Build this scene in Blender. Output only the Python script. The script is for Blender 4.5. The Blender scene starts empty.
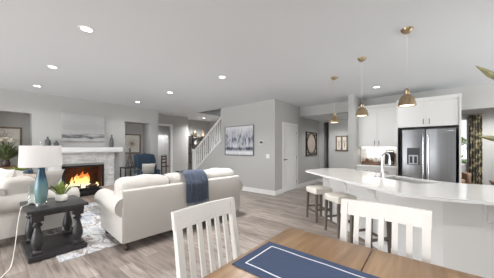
import bpy, bmesh, math, random
from mathutils import Vector, Matrix
random.seed(7)
R = math.radians
C = bpy.context.scene.collection
SC = bpy.context.scene

# ------------------------------------------------------------------ camera, world, light, exposure
cam = bpy.data.cameras.new('camera'); camo = bpy.data.objects.new('camera', cam); C.objects.link(camo)
cam.sensor_width = 36; cam.lens = 16.0; cam.shift_y = 8.4 / 494
cam.clip_start = 0.02; cam.clip_end = 200
camo.location = (0, 0, 1.37); camo.rotation_euler = (R(90), 0, R(39.5))
SC.camera = camo
w = bpy.data.worlds.new('sky'); SC.world = w; w.use_nodes = True
bg = w.node_tree.nodes['Background']; bg.inputs[1].default_value = 1.0
wn = w.node_tree.nodes; wl = w.node_tree.links   # pale overcast sky above, brighter lower half added to lift the ceiling
_t = wn.new('ShaderNodeTexCoord'); _s = wn.new('ShaderNodeSeparateXYZ'); _r = wn.new('ShaderNodeMapRange')
wl.new(_t.outputs['Generated'], _s.inputs[0]); wl.new(_s.outputs[2], _r.inputs[0])
_r.inputs[1].default_value = -.12; _r.inputs[2].default_value = .05
_m = wn.new('ShaderNodeMix'); _m.data_type = 'RGBA'; wl.new(_r.outputs[0], _m.inputs[0])
UPFILL, SKY = 2.3, 1.0
_m.inputs[6].default_value = (UPFILL * .97, UPFILL * .985, UPFILL, 1); _m.inputs[7].default_value = (SKY * .95, SKY * .97, SKY, 1)
wl.new(_m.outputs[2], bg.inputs[0])
SC.view_settings.view_transform = 'Standard'; SC.view_settings.look = 'None'
SC.view_settings.gamma = 1; SC.view_settings.use_curve_mapping = False
SC.view_settings.exposure = 0.30
CAN_W = 145.0

def area(name, loc, rot, sx, sy, power, col=(1, 1, 1)):
    l = bpy.data.lights.new(name, 'AREA'); l.shape = 'RECTANGLE'; l.size = sx; l.size_y = sy
    l.energy = power; l.color = col
    o = bpy.data.objects.new(name, l); C.objects.link(o); o.location = loc; o.rotation_euler = rot
    return o
# rear lamp stands in for unseen windows; the right one is added fill
area('daylight_rear', (-4.2, -6.3, 1.2), (R(90), 0, 0), 6.5, 2.2, 340, (0.95, 0.975, 1))
area('fill_right', (3.35, 4.9, 1.4), (R(90), 0, R(90)), 2.4, 2.0, 75, (0.97, 0.985, 1))

# ------------------------------------------------------------------ materials
def srgb(c):
    return tuple(((v / 255) / 12.92 if v / 255 <= .04045 else ((v / 255 + .055) / 1.055) ** 2.4) for v in c) + (1,)
def base(name):
    m = bpy.data.materials.new(name); m.use_nodes = True
    n = m.node_tree.nodes; return m, n, m.node_tree.links, n['Principled BSDF']
def mat(name, col, rough=.5, metal=0, var=0.0, scale=8, bump=0.0, bscale=60, stretch=(1, 1, 1), spec=None, emit=None, es=1, sheen=0):
    m, n, L, p = base(name)
    p.inputs['Base Color'].default_value = srgb(col); p.inputs['Roughness'].default_value = rough; p.inputs['Metallic'].default_value = metal
    if spec is not None: p.inputs['Specular IOR Level'].default_value = spec
    if sheen: p.inputs['Sheen Weight'].default_value = sheen
    tc = n.new('ShaderNodeTexCoord'); mp = n.new('ShaderNodeMapping'); mp.inputs['Scale'].default_value = stretch
    L.new(tc.outputs['Object'], mp.inputs[0])
    if var:
        t = n.new('ShaderNodeTexNoise'); t.inputs['Scale'].default_value = scale; t.inputs['Detail'].default_value = 4
        L.new(mp.outputs[0], t.inputs['Vector'])
        r = n.new('ShaderNodeValToRGB'); a = srgb(col)
        r.color_ramp.elements[0].position = .3; r.color_ramp.elements[1].position = .7
        r.color_ramp.elements[0].color = tuple(v * (1 - var) for v in a[:3]) + (1,)
        r.color_ramp.elements[1].color = tuple(min(1, v * (1 + var)) for v in a[:3]) + (1,)
        L.new(t.outputs[0], r.inputs[0]); L.new(r.outputs[0], p.inputs['Base Color'])
    if bump:
        t = n.new('ShaderNodeTexNoise'); t.inputs['Scale'].default_value = bscale; t.inputs['Detail'].default_value = 3
        L.new(mp.outputs[0], t.inputs['Vector'])
        b = n.new('ShaderNodeBump'); b.inputs['Strength'].default_value = bump; b.inputs['Distance'].default_value = .01
        L.new(t.outputs[0], b.inputs['Height']); L.new(b.outputs[0], p.inputs['Normal'])
    if emit: p.inputs['Emission Color'].default_value = srgb(emit); p.inputs['Emission Strength'].default_value = es
    return m
def ramp(n, stops):
    r = n.new('ShaderNodeValToRGB'); e = r.color_ramp.elements
    while len(e) < len(stops): e.new(.5)
    for el, (pos, c) in zip(e, stops): el.position = pos; el.color = srgb(c)
    return r
def glass(name, col=(245, 250, 250), rough=0.02):
    m, n, L, p = base(name)
    p.inputs['Base Color'].default_value = srgb(col); p.inputs['Roughness'].default_value = rough
    p.inputs['Transmission Weight'].default_value = 1; p.inputs['IOR'].default_value = 1.3
    return m
def floor_mat():
    m, n, L, p = base('wood_look_planks')
    tc = n.new('ShaderNodeTexCoord')
    b = n.new('ShaderNodeTexBrick'); b.offset = .37; b.inputs['Scale'].default_value = 1
    b.inputs['Brick Width'].default_value = 1.15; b.inputs['Row Height'].default_value = .165
    b.inputs['Mortar Size'].default_value = .003; b.inputs['Bias'].default_value = 0
    b.inputs['Color1'].default_value = srgb((180, 168, 159)); b.inputs['Color2'].default_value = srgb((140, 128, 120)); b.inputs['Mortar'].default_value = srgb((128, 119, 112))
    L.new(tc.outputs['Object'], b.inputs['Vector'])
    mp = n.new('ShaderNodeMapping'); mp.inputs['Scale'].default_value = (1.6, 14, 1); L.new(tc.outputs['Object'], mp.inputs[0])
    t = n.new('ShaderNodeTexNoise'); t.inputs['Scale'].default_value = 1.6; t.inputs['Detail'].default_value = 6; t.inputs['Distortion'].default_value = .6; L.new(mp.outputs[0], t.inputs['Vector'])
    r = ramp(n, [(.3, (176, 174, 173)), (.5, (226, 225, 224)), (.7, (255, 255, 255))]); L.new(t.outputs[0], r.inputs[0])
    mx = n.new('ShaderNodeMix'); mx.data_type = 'RGBA'; mx.blend_type = 'MULTIPLY'; mx.inputs[0].default_value = 1
    L.new(b.outputs[0], mx.inputs[6]); L.new(r.outputs[0], mx.inputs[7]); L.new(mx.outputs[2], p.inputs['Base Color'])
    p.inputs['Roughness'].default_value = .38
    bp = n.new('ShaderNodeBump'); bp.inputs['Strength'].default_value = .15; bp.inputs['Distance'].default_value = .003
    L.new(t.outputs[0], bp.inputs['Height']); L.new(bp.outputs[0], p.inputs['Normal'])
    return m
def wood_mat(name, c1, c2, c3, axis='y', rough=.35, sc=1.0):
    m, n, L, p = base(name); tc = n.new('ShaderNodeTexCoord'); mp = n.new('ShaderNodeMapping')
    s = {'x': (1.2, 16, 16), 'y': (16, 1.2, 16), 'z': (16, 16, 1.2)}[axis]; mp.inputs['Scale'].default_value = s
    L.new(tc.outputs['Object'], mp.inputs[0])
    t = n.new('ShaderNodeTexNoise'); t.inputs['Scale'].default_value = sc; t.inputs['Detail'].default_value = 5; t.inputs['Distortion'].default_value = .9
    L.new(mp.outputs[0], t.inputs['Vector'])
    r = ramp(n, [(.25, c1), (.5, c2), (.75, c3)]); L.new(t.outputs[0], r.inputs[0]); L.new(r.outputs[0], p.inputs['Base Color'])
    p.inputs['Roughness'].default_value = rough
    return m
def art_sea():
    m, n, L, p = base('grey_seascape_canvas'); tc = n.new('ShaderNodeTexCoord'); sp = n.new('ShaderNodeSeparateXYZ')
    L.new(tc.outputs['Generated'], sp.inputs[0])
    mp = n.new('ShaderNodeMapping'); mp.inputs['Scale'].default_value = (1, 1.6, 9); L.new(tc.outputs['Generated'], mp.inputs[0])
    t = n.new('ShaderNodeTexNoise'); t.inputs['Scale'].default_value = 2.2; t.inputs['Detail'].default_value = 5; L.new(mp.outputs[0], t.inputs['Vector'])
    a = n.new('ShaderNodeMath'); a.operation = 'MULTIPLY_ADD'; a.inputs[1].default_value = .4; L.new(t.outputs[0], a.inputs[0]); L.new(sp.outputs[2], a.inputs[2])
    r = ramp(n, [(0.09, (158, 158, 158)), (0.17, (98, 98, 100)), (0.23, (186, 185, 184)), (0.31, (170, 170, 170)), (0.36, (80, 81, 84)), (0.41, (136, 136, 138)), (0.49, (182, 181, 180)), (0.71, (172, 171, 170)), (1.01, (188, 187, 185))])
    L.new(a.outputs[0], r.inputs[0]); L.new(r.outputs[0], p.inputs['Base Color']); p.inputs['Roughness'].default_value = .7
    return m
def art_trees():
    m, n, L, p = base('blue_grey_abstract_canvas'); tc = n.new('ShaderNodeTexCoord'); sp = n.new('ShaderNodeSeparateXYZ'); L.new(tc.outputs['Generated'], sp.inputs[0])
    mp = n.new('ShaderNodeMapping'); mp.inputs['Scale'].default_value = (9, 1, 2.2); mp.inputs['Location'].default_value = (3.1, 0, 1.7); L.new(tc.outputs['Generated'], mp.inputs[0])
    t = n.new('ShaderNodeTexNoise'); t.inputs['Scale'].default_value = 1.5; t.inputs['Detail'].default_value = 7; t.inputs['Roughness'].default_value = .68; L.new(mp.outputs[0], t.inputs['Vector'])
    # strength of the strokes by height in the picture: a tree band and a dark base band
    h = n.new('ShaderNodeValToRGB'); e = h.color_ramp.elements
    for _ in range(5): e.new(.5)
    for el, (pos, v) in zip(e, [(0, .46), (.08, .34), (.2, .78), (.3, .5), (.55, .66), (.8, .5), (1, .3)]): el.position = pos; el.color = (v, v, v, 1)
    L.new(sp.outputs[2], h.inputs[0])
    a = n.new('ShaderNodeMath'); a.operation = 'MULTIPLY'; L.new(t.outputs[0], a.inputs[0]); L.new(h.outputs[0], a.inputs[1])
    r = ramp(n, [(.16, (222, 222, 226)), (.28, (186, 188, 194)), (.335, (112, 115, 128)), (.42, (48, 50, 62))])
    L.new(a.outputs[0], r.inputs[0]); L.new(r.outputs[0], p.inputs['Base Color']); p.inputs['Roughness'].default_value = .6
    return m
def rug_mat():
    m, n, L, p = base('mottled_rug'); tc = n.new('ShaderNodeTexCoord'); mp = n.new('ShaderNodeMapping'); mp.inputs['Scale'].default_value = (1, 2.2, 1); L.new(tc.outputs['Object'], mp.inputs[0])
    t = n.new('ShaderNodeTexNoise'); t.inputs['Scale'].default_value = 2.4; t.inputs['Detail'].default_value = 8; t.inputs['Roughness'].default_value = .72; t.inputs['Distortion'].default_value = 1.2
    L.new(mp.outputs[0], t.inputs['Vector'])
    r = ramp(n, [(.28, (96, 106, 126)), (.40, (164, 170, 180)), (.5, (224, 222, 220)), (.56, (134, 122, 114)), (.64, (206, 202, 200)), (.74, (120, 114, 114))])
    L.new(t.outputs[0], r.inputs[0]); L.new(r.outputs[0], p.inputs['Base Color']); p.inputs['Roughness'].default_value = .95
    return m
def lamp_glaze():
    m, n, L, p = base('teal_drip_glaze'); tc = n.new('ShaderNodeTexCoord'); sp = n.new('ShaderNodeSeparateXYZ'); L.new(tc.outputs['Generated'], sp.inputs[0])
    mp = n.new('ShaderNodeMapping'); mp.inputs['Scale'].default_value = (60, 60, 3); L.new(tc.outputs['Object'], mp.inputs[0])
    t = n.new('ShaderNodeTexNoise'); t.inputs['Scale'].default_value = 1; L.new(mp.outputs[0], t.inputs['Vector'])
    a = n.new('ShaderNodeMath'); a.operation = 'MULTIPLY_ADD'; a.inputs[1].default_value = .3; L.new(t.outputs[0], a.inputs[0]); L.new(sp.outputs[2], a.inputs[2])
    r = ramp(n, [(.15, (104, 128, 126)), (.5, (104, 134, 136)), (.76, (84, 120, 132)), (.88, (38, 78, 100)), (1.2, (36, 70, 92))])
    L.new(a.outputs[0], r.inputs[0]); L.new(r.outputs[0], p.inputs['Base Color']); p.inputs['Roughness'].default_value = .18
    return m
def curtain_mat():
    m, n, L, p = base('dark_floral_curtain'); tc = n.new('ShaderNodeTexCoord')
    t = n.new('ShaderNodeTexVoronoi'); t.inputs['Scale'].default_value = 9; L.new(tc.outputs['Object'], t.inputs['Vector'])
    r = ramp(n, [(.2, (206, 194, 160)), (.42, (140, 134, 106)), (.56, (98, 92, 80)), (.85, (66, 62, 58))]); L.new(t.outputs[0], r.inputs[0]); L.new(r.outputs[0], p.inputs['Base Color']); p.inputs['Roughness'].default_value = .9
    return m
def flame_mat():
    m, n, L, p = base('flame'); tc = n.new('ShaderNodeTexCoord'); sp = n.new('ShaderNodeSeparateXYZ'); L.new(tc.outputs['Generated'], sp.inputs[0])
    t = n.new('ShaderNodeTexNoise'); t.inputs['Scale'].default_value = 9; L.new(tc.outputs['Object'], t.inputs['Vector'])
    a = n.new('ShaderNodeMath'); a.operation = 'MULTIPLY_ADD'; a.inputs[1].default_value = .7; L.new(t.outputs[0], a.inputs[0]); L.new(sp.outputs[2], a.inputs[2])
    r = ramp(n, [(.35, (255, 246, 214)), (.7, (255, 226, 150)), (1.0, (255, 180, 84)), (1.35, (235, 112, 40))]); L.new(a.outputs[0], r.inputs[0])
    p.inputs['Base Color'].default_value = (0, 0, 0, 1); L.new(r.outputs[0], p.inputs['Emission Color']); p.inputs['Emission Strength'].default_value = 1.3
    return m

M = {}
M['wall'] = mat('wall_paint', (183, 182, 179), .85, bump=.03, bscale=220)
M['ceil'] = mat('ceiling_paint', (222, 225, 227), .9, bump=.05, bscale=180)
M['trim'] = mat('white_trim_paint', (232, 231, 229), .4)
M['cab'] = mat('white_cabinet_paint', (218, 217, 214), .4)
M['quartz'] = mat('white_quartz', (236, 235, 233), .12, var=.02, scale=3)
M['floor'] = floor_mat()
M['stone'] = mat('white_ledger_stone', (232, 230, 228), .85, var=.12, scale=7, bump=.6, bscale=35)
_n = M['stone'].node_tree; _p = _n.nodes['Principled BSDF']; _src = _p.inputs['Base Color'].links[0].from_socket   # every stone its own tone
_g = _n.nodes.new('ShaderNodeNewGeometry'); _mr = _n.nodes.new('ShaderNodeMapRange'); _mr.inputs[3].default_value = .84; _mr.inputs[4].default_value = 1.0; _n.links.new(_g.outputs['Random Per Island'], _mr.inputs[0])
_mx = _n.nodes.new('ShaderNodeMix'); _mx.data_type = 'RGBA'; _mx.blend_type = 'MULTIPLY'; _mx.inputs[0].default_value = 1; _n.links.new(_src, _mx.inputs[6]); _n.links.new(_mr.outputs[0], _mx.inputs[7]); _n.links.new(_mx.outputs[2], _p.inputs['Base Color'])
M['black'] = mat('black_metal', (28, 27, 27), .4, .3)
M['soot'] = mat('firebrick', (84, 54, 46), .9, var=.25, scale=9)
M['log'] = mat('charred_log', (92, 66, 50), .9, var=.5, scale=14, bump=.6, bscale=30)
M['flame'] = flame_mat()
M['sofa'] = mat('cream_linen', (186, 181, 174), .92, bump=.12, bscale=320, sheen=.2)
M['cream'] = mat('cream_cushion', (188, 183, 176), .95, var=.04, bump=.25, bscale=60, sheen=.2)
M['fluff'] = mat('white_plush', (196, 190, 184), .98, var=.1, scale=26, bump=.9, bscale=45, sheen=.4)
M['beige'] = mat('oatmeal_weave', (168, 154, 141), .95, var=.16, scale=30, bump=.6, bscale=90)
M['blue'] = mat('slate_blue_fabric', (48, 66, 82), .9, var=.1, scale=40, bump=.3, bscale=160)
M['navy'] = mat('dusty_navy_throw', (98, 108, 127), .95, var=.12, scale=30, bump=.5, bscale=120, sheen=.2)
M['runner'] = mat('blue_runner_cloth', (62, 75, 101), .9, var=.05, scale=60, bump=.2, bscale=240)
M['stripe'] = mat('white_stitching', (222, 224, 230), .9)
M['char'] = mat('charcoal_wood', (44, 42, 43), .4, var=.12, scale=6)
M['walnut'] = mat('dark_brown_wood', (62, 46, 38), .45, var=.2, scale=10)
M['table'] = wood_mat('brown_table_wood', (116, 88, 60), (144, 112, 80), (172, 140, 106), 'y', .34)
M['brownwood'] = wood_mat('mid_brown_wood', (92, 62, 40), (116, 80, 54), (136, 98, 68), 'x', .45)
M['greywood'] = wood_mat('weathered_grey_wood', (112, 100, 92), (136, 122, 112), (156, 144, 134), 'x', .5)
M['stoolwood'] = wood_mat('grey_brown_stool_wood', (78, 70, 62), (98, 88, 79), (116, 106, 96), 'z', .5)
M['framewood'] = wood_mat('bronze_brown_frame', (104, 88, 70), (126, 108, 88), (142, 124, 104), 'x', .4)
M['white_wood'] = mat('white_painted_wood', (216, 212, 206), .42, var=.02, scale=12)
M['brass'] = mat('brushed_brass', (172, 152, 124), .36, 1, var=.15, scale=30)
M['steel'] = mat('brushed_stainless', (158, 159, 161), .36, 1, var=.07, scale=3, stretch=(9, 9, .25)); _n = M['steel'].node_tree; _p = _n.nodes['Principled BSDF']; _p.inputs['Anisotropic'].default_value = .8; _p.inputs['Anisotropic Rotation'].default_value = .25
_tg = _n.nodes.new('ShaderNodeTangent'); _tg.direction_type = 'RADIAL'; _tg.axis = 'Z'; _n.links.new(_tg.outputs[0], _p.inputs['Tangent'])
M['basin'] = mat('satin_sink_steel', (205, 205, 205), .4, .6)
M['chrome'] = mat('chrome', (215, 215, 216), .1, 1)
M['dark'] = mat('dark_grey_plastic', (44, 45, 48), .4)
M['glow'] = mat('lit_diffuser', (255, 255, 255), .5, emit=(255, 250, 240), es=6)
M['pglow'] = mat('lit_bulb_glass', (255, 250, 240), .5, emit=(255, 240, 215), es=4)
M['shade'] = mat('linen_lamp_shade', (200, 196, 193), .9, bump=.1, bscale=300)
M['glaze'] = lamp_glaze()
M['glass'] = glass('clear_glass')
M['rug'] = rug_mat()
M['leaf'] = mat('green_leaf', (112, 142, 70), .5, var=.3, scale=14)
M['leafdark'] = mat('dark_green_leaf', (104, 114, 78), .5, var=.35, scale=10)
M['leaflight'] = mat('bright_green_leaf', (142, 158, 84), .5, var=.3, scale=16)
M['blade'] = mat('olive_striped_leaf', (116, 112, 78), .5, var=.4, scale=25)
M['petal'] = mat('cream_petal', (226, 220, 206), .8, var=.06, scale=20)
M['pot'] = mat('white_ceramic', (226, 222, 214), .4)
M['pewter'] = mat('pewter_glaze', (84, 87, 88), .45, .1, var=.12, scale=12)
M['paper'] = mat('art_paper', (214, 210, 202), .8, var=.03, scale=12)
M['ink'] = mat('brown_ink', (150, 124, 98), .8)
M['sea'] = art_sea(); M['trees'] = art_trees()
M['curtain'] = curtain_mat()
M['leather'] = mat('tan_leather', (146, 118, 98), .5, var=.1, scale=6)
M['stoolcloth'] = mat('stone_linen_seat', (218, 212, 202), .92, bump=.15, bscale=300)
M['cord'] = mat('white_cord', (226, 220, 210), .6)
M['silver'] = mat('silver_leaf_frame', (128, 128, 132), .4, .5)
M['smoked'] = mat('black_glass', (20, 21, 23), .35)
M['bluegrass'] = mat('blue_glazed_ceramic', (86, 116, 146), .25)
M['grass'] = mat('lawn', (96, 132, 62), .9, var=.2, scale=6)
M['outlet'] = mat('white_plastic', (236, 235, 232), .4)
M['screen'] = mat('dark_lcd', (70, 76, 78), .3)

# ------------------------------------------------------------------ mesh helpers
def T(loc=(0, 0, 0), rz=0): return Matrix.Translation(loc) @ Matrix.Rotation(rz, 4, 'Z')
def bm_(): return bmesh.new()
def box(b, x0, x1, y0, y1, z0, z1, mx=None):
    vs = [b.verts.new((x, y, z)) for z in (z0, z1) for y in (y0, y1) for x in (x0, x1)]
    for f in ((0, 2, 3, 1), (4, 5, 7, 6), (0, 1, 5, 4), (2, 6, 7, 3), (0, 4, 6, 2), (1, 3, 7, 5)): b.faces.new([vs[i] for i in f])
    if mx: bmesh.ops.transform(b, matrix=mx, verts=vs)
    return vs
def join(b, other, mx=None):
    me = bpy.data.meshes.new('tmp'); other.to_mesh(me); other.free()
    n0 = len(b.verts); b.from_mesh(me); bpy.data.meshes.remove(me)
    b.verts.ensure_lookup_table(); vs = b.verts[n0:]
    if mx: bmesh.ops.transform(b, matrix=mx, verts=vs)
    return vs
def rbox(b, x0, x1, y0, y1, z0, z1, r=.01, seg=2, mx=None):
    t = bm_(); box(t, x0, x1, y0, y1, z0, z1)
    r = min(r, .49 * min(abs(x1 - x0), abs(y1 - y0), abs(z1 - z0)))
    bmesh.ops.bevel(t, geom=t.edges[:], offset=r, segments=seg, profile=.5, affect='EDGES')
    return join(b, t, mx)
def lathe(b, prof, seg=24, mx=None, ribs=0, ribamp=0):
    """turned shape about z; a profile that ends where it starts closes into a ring"""
    closed = prof[0] == prof[-1]
    if closed: prof = prof[:-1]
    rings = []
    for (r, z) in prof:
        if r < 1e-5: rings.append([b.verts.new((0, 0, z))] * seg); continue
        ring = []
        for i in range(seg):
            a = 2 * math.pi * i / seg; rr = r * (1 + (ribamp * math.cos(ribs * a) if ribs else 0))
            ring.append(b.verts.new((rr * math.cos(a), rr * math.sin(a), z)))
        rings.append(ring)
    m_ = len(rings)
    for q in range(m_ if closed else m_ - 1):
        A, B_ = rings[q], rings[(q + 1) % m_]
        for i in range(seg):
            j = (i + 1) % seg; f = []
            for v in (A[i], A[j], B_[j], B_[i]):
                if v not in f: f.append(v)
            if len(f) > 2: b.faces.new(f)
    if not closed:
        if prof[0][0] > 1e-5: b.faces.new(rings[0][::-1])
        if prof[-1][0] > 1e-5: b.faces.new(rings[-1])
    vs = list({v for ring in rings for v in ring})
    if mx: bmesh.ops.transform(b, matrix=mx, verts=vs)
    return vs
def cyl(b, p0, p1, r0, r1=None, seg=12):
    p0 = Vector(p0); p1 = Vector(p1); d = p1 - p0; r1 = r0 if r1 is None else r1
    q = Vector((0, 0, 1)).rotation_difference(d.normalized()).to_matrix().to_4x4()
    return lathe(b, [(r0, 0), (r1, d.length)], seg, Matrix.Translation(p0) @ q)
def tube(b, pts, r, seg=8):
    pts = [Vector(p) for p in pts]; rings = []; up = None
    for i, p in enumerate(pts):
        d = (pts[min(i + 1, len(pts) - 1)] - pts[max(i - 1, 0)]).normalized()
        if up is None: up = d.orthogonal().normalized()
        up = (up - d * up.dot(d)).normalized(); s = d.cross(up)
        rr = r[i] if isinstance(r, (list, tuple)) else r
        rings.append([b.verts.new(p + rr * (math.cos(2 * math.pi * k / seg) * up + math.sin(2 * math.pi * k / seg) * s)) for k in range(seg)])
    for q in range(len(rings) - 1):
        for k in range(seg):
            j = (k + 1) % seg; b.faces.new((rings[q][k], rings[q][j], rings[q + 1][j], rings[q + 1][k]))
    b.faces.new(rings[0][::-1]); b.faces.new(rings[-1])
def smooth_pts(P, n=6):
    P = [Vector(p) for p in P]; out = []
    for i in range(len(P) - 1):
        a, b_, c, d = P[max(i - 1, 0)], P[i], P[i + 1], P[min(i + 2, len(P) - 1)]
        for k in range(n):
            t = k / n
            out.append(.5 * ((2 * b_) + (c - a) * t + (2 * a - 5 * b_ + 4 * c - d) * t * t + (3 * b_ - a - 3 * c + d) * t ** 3))
    out.append(P[-1]); return out
def prism(b, poly, h0, h1, plane='xy', mx=None):
    def pt(u, v, h): return {'xy': (u, v, h), 'xz': (u, h, v), 'yz': (h, u, v)}[plane]
    A = [b.verts.new(pt(u, v, h0)) for u, v in poly]; B = [b.verts.new(pt(u, v, h1)) for u, v in poly]
    b.faces.new(A); b.faces.new(B[::-1]); n = len(poly)
    for i in range(n): b.faces.new((A[i], B[i], B[(i + 1) % n], A[(i + 1) % n]))
    vs = A + B
    if mx: bmesh.ops.transform(b, matrix=mx, verts=vs)
    return vs
def pillow(b, sx, sz, th, mx=None, n=14, sag=0.0, seed=0):
    rnd = random.Random(seed); ph = rnd.random() * 6
    top, bot = [], []
    for side, store in ((1, top), (-1, bot)):
        for j in range(n + 1):
            row = []
            for i in range(n + 1):
                u = -1 + 2 * i / n; v = -1 + 2 * j / n
                q = max(0, (1 - abs(u) ** 2.6)) ** .5 * max(0, (1 - abs(v) ** 2.6)) ** .5
                k = 1 - .07 * (1 - abs(u) ** 2) * abs(v) ** 3; l = 1 - .07 * (1 - abs(v) ** 2) * abs(u) ** 3
                row.append((u * sx / 2 * l, side * (th / 2) * q * (1 + .06 * math.sin(5 * u + ph) * math.cos(4 * v + ph)), v * sz / 2 * k - sag * (1 - u * u) * max(0, v)))
            store.append(row)
    V = {}
    def g(s, j, i):
        key = (0 if (i in (0, n) or j in (0, n)) else s, j, i)
        if key not in V: V[key] = b.verts.new((top if s > 0 else bot)[j][i])
        return V[key]
    for s in (1, -1):
        for j in range(n):
            for i in range(n):
                f = [g(s, j, i), g(s, j, i + 1), g(s, j + 1, i + 1), g(s, j + 1, i)]
                b.faces.new(f if s < 0 else f[::-1])
    vs = list(V.values())
    if mx: bmesh.ops.transform(b, matrix=mx, verts=vs)
def softbox(b, x0, x1, y0, y1, z0, z1, r=.05, puff=.02, mx=None, seed=0, n=8):
    """cushion: rounded box with puffed faces"""
    t = bm_(); box(t, -1, 1, -1, 1, -1, 1)
    bmesh.ops.subdivide_edges(t, edges=t.edges[:], cuts=n, use_grid_fill=True)
    hx, hy, hz = (x1 - x0) / 2, (y1 - y0) / 2, (z1 - z0) / 2; r = min(r, .95 * min(hx, hy, hz)); rnd = random.Random(seed); p1 = rnd.random() * 6
    for v in t.verts:
        c = Vector((v.co.x * hx, v.co.y * hy, v.co.z * hz)); u = v.co.copy()
        inn = Vector((max(-hx + r, min(hx - r, c.x)), max(-hy + r, min(hy - r, c.y)), max(-hz + r, min(hz - r, c.z))))
        d = c - inn
        if d.length > 1e-6: c = inn + d.normalized() * r
        pf = puff * (1 + .5 * math.sin(7 * u.x + p1) * math.cos(5 * u.z + p1))
        c.y += pf * u.y * (1 - u.x ** 2) * (1 - u.z ** 2); c.z += pf * u.z * (1 - u.x ** 2) * (1 - u.y ** 2)
        v.co = c + Vector(((x0 + x1) / 2, (y0 + y1) / 2, (z0 + z1) / 2))
    return join(b, t, mx)
def leafblade(b, p0, p1, p2, wd, seg=6, thick=.002):
    """a tapering leaf along a quadratic curve"""
    p0, p1, p2 = Vector(p0), Vector(p1), Vector(p2); prev = None
    for i in range(seg + 1):
        t = i / seg; p = p0 * (1 - t) ** 2 + p1 * 2 * t * (1 - t) + p2 * t * t
        d = ((p1 - p0) * (1 - t) + (p2 - p1) * t).normalized(); s = d.cross(Vector((0, 0, 1)))
        s = s.normalized() if s.length > 1e-4 else Vector((1, 0, 0)); nn = s.cross(d)
        ww = wd * (math.sin(math.pi * (.12 + .86 * t)) ** .8) * .5
        cur = [b.verts.new(p - s * ww + nn * ww * .3), b.verts.new(p), b.verts.new(p + s * ww + nn * ww * .3), b.verts.new(p - nn * thick)]
        if prev:
            for k in range(4): b.faces.new((prev[k], prev[(k + 1) % 4], cur[(k + 1) % 4], cur[k]))
        else: b.faces.new(cur[::-1])
        prev = cur
    b.faces.new(prev)

def obj(name, b, m, parent=None, smooth=True, loc=None, rot=None, label=None):
    bmesh.ops.recalc_face_normals(b, faces=b.faces[:])
    me = bpy.data.meshes.new(name); b.to_mesh(me); b.free()
    me.materials.append(M[m] if isinstance(m, str) else m)
    if smooth:
        for p in me.polygons: p.use_smooth = True
        me.set_sharp_from_angle(angle=R(38))
    o = bpy.data.objects.new(name, me); C.objects.link(o)
    if parent: o.parent = parent
    if loc: o.location = loc
    if rot: o.rotation_euler = rot
    if label: o['label'] = label
    return o
def thing(name, label, cat, loc=(0, 0, 0), rz=0, group=None):
    o = bpy.data.objects.new(name, None); C.objects.link(o); o.empty_display_size = .1
    o.location = loc; o.rotation_euler = (0, 0, rz); o['label'] = label; o['category'] = cat
    if group: o['group'] = group
    return o
def tag(o, label, cat, group=None):
    o['label'] = label; o['category'] = cat
    if group: o['group'] = group
    return o
def struct(name, b, m, parent=None, smooth=False, label=None):
    o = obj(name, b, m, parent, smooth)
    if not parent: o['kind'] = 'structure'
    if label: o['label'] = label
    return o
def dup(root, loc, rz, label=None):
    r = root.copy(); C.objects.link(r); r.location = loc; r.rotation_euler = (0, 0, rz)
    if label: r['label'] = label
    for ch in list(root.children):
        c = ch.copy(); C.objects.link(c); c.parent = r
        for g in list(ch.children):
            d = g.copy(); C.objects.link(d); d.parent = c
    return r

# ------------------------------------------------------------------ the room
H = 2.74
b = bm_(); box(b, -11.2, 3.4, -6.5, 11.5, -.1, 0); struct('floor', b, 'floor')
b = bm_()   # ceiling with the stairwell opening
SX0, SX1, SY0, SY1 = -7.07, -3.5, 5.44, 6.75
box(b, -11.2, SX0, -6.5, 11.5, H, H + .3); box(b, SX1, 3.4, -6.5, 11.5, H, H + .3)
box(b, SX0, SX1, -6.5, SY0, H, H + .3); box(b, SX0, SX1, SY1, 11.5, H, H + .3)
struct('ceiling', b, 'ceil')
b = bm_(); box(b, SX0 - .1, SX0, SY0 - .1, SY1 + .1, H + .3, 5.2); box(b, SX1, SX1 + .1, SY0 - .1, SY1 + .1, H + .3, 5.2)
box(b, SX0, SX1, SY0 - .1, SY0, H + .3, 5.2); box(b, SX0, SX1, SY1, SY1 + .1, H + .3, 5.2); box(b, SX0 - .1, SX1 + .1, SY0 - .1, SY1 + .1, 5.2, 5.3)
struct('wall_stairwell', b, 'wall')
# fireplace wall with two niches and the firebox recess
XF = -7.63; NB = -8.18; NT = 2.22
FY0, FY1, FZ0, FZ1 = 1.40, 2.36, .12, .86
b = bm_()
box(b, NB, XF, -6.5, -.05, 0, H); box(b, NB, XF, -.05, .82, NT, H); box(b, NB, XF, .82, FY0, 0, H)
box(b, NB, XF, FY0, FY1, 0, FZ0); box(b, NB, XF, FY0, FY1, FZ1, H)
box(b, NB, XF, FY1, 3.0, 0, H); box(b, NB, XF, 3.0, 3.85, NT, H); box(b, NB, XF, 3.85, 4.13, 0, H)
box(b, NB - .15, NB, -6.5, 4.13, 0, H)
struct('wall_left', b, 'wall')
# wall with the cased doorway, the room beyond it, and the passage past the stairs
b = bm_(); box(b, -8.62, -8.5, 4.13, 4.33, 0, H); box(b, -8.62, -8.5, 4.33, 5.16, 2.26, H); box(b, -8.62, -8.5, 5.16, 5.95, 0, H); box(b, -8.5, -8.33, 4.0, 4.13, 0, H)
struct('wall_passage', b, 'wall')
b = bm_(); box(b, -9.22, -8.5, 5.95, 6.07, 0, H); box(b, -11.2, -9.22, 7.2, 7.32, 0, H); box(b, -9.34, -9.22, 6.07, 7.2, 0, H); box(b, -11.2, -8.62, 3.4, 3.52, 0, H); box(b, -11.2, -11.08, 3.52, 7.2, 0, H)
struct('wall_study', b, 'wall')
b = bm_(); box(b, -9.22, -9.1, 6.07, 7.95, 0, H); box(b, -9.1, -3.48, 7.83, 7.95, 0, H); struct('wall_back', b, 'wall')
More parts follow.
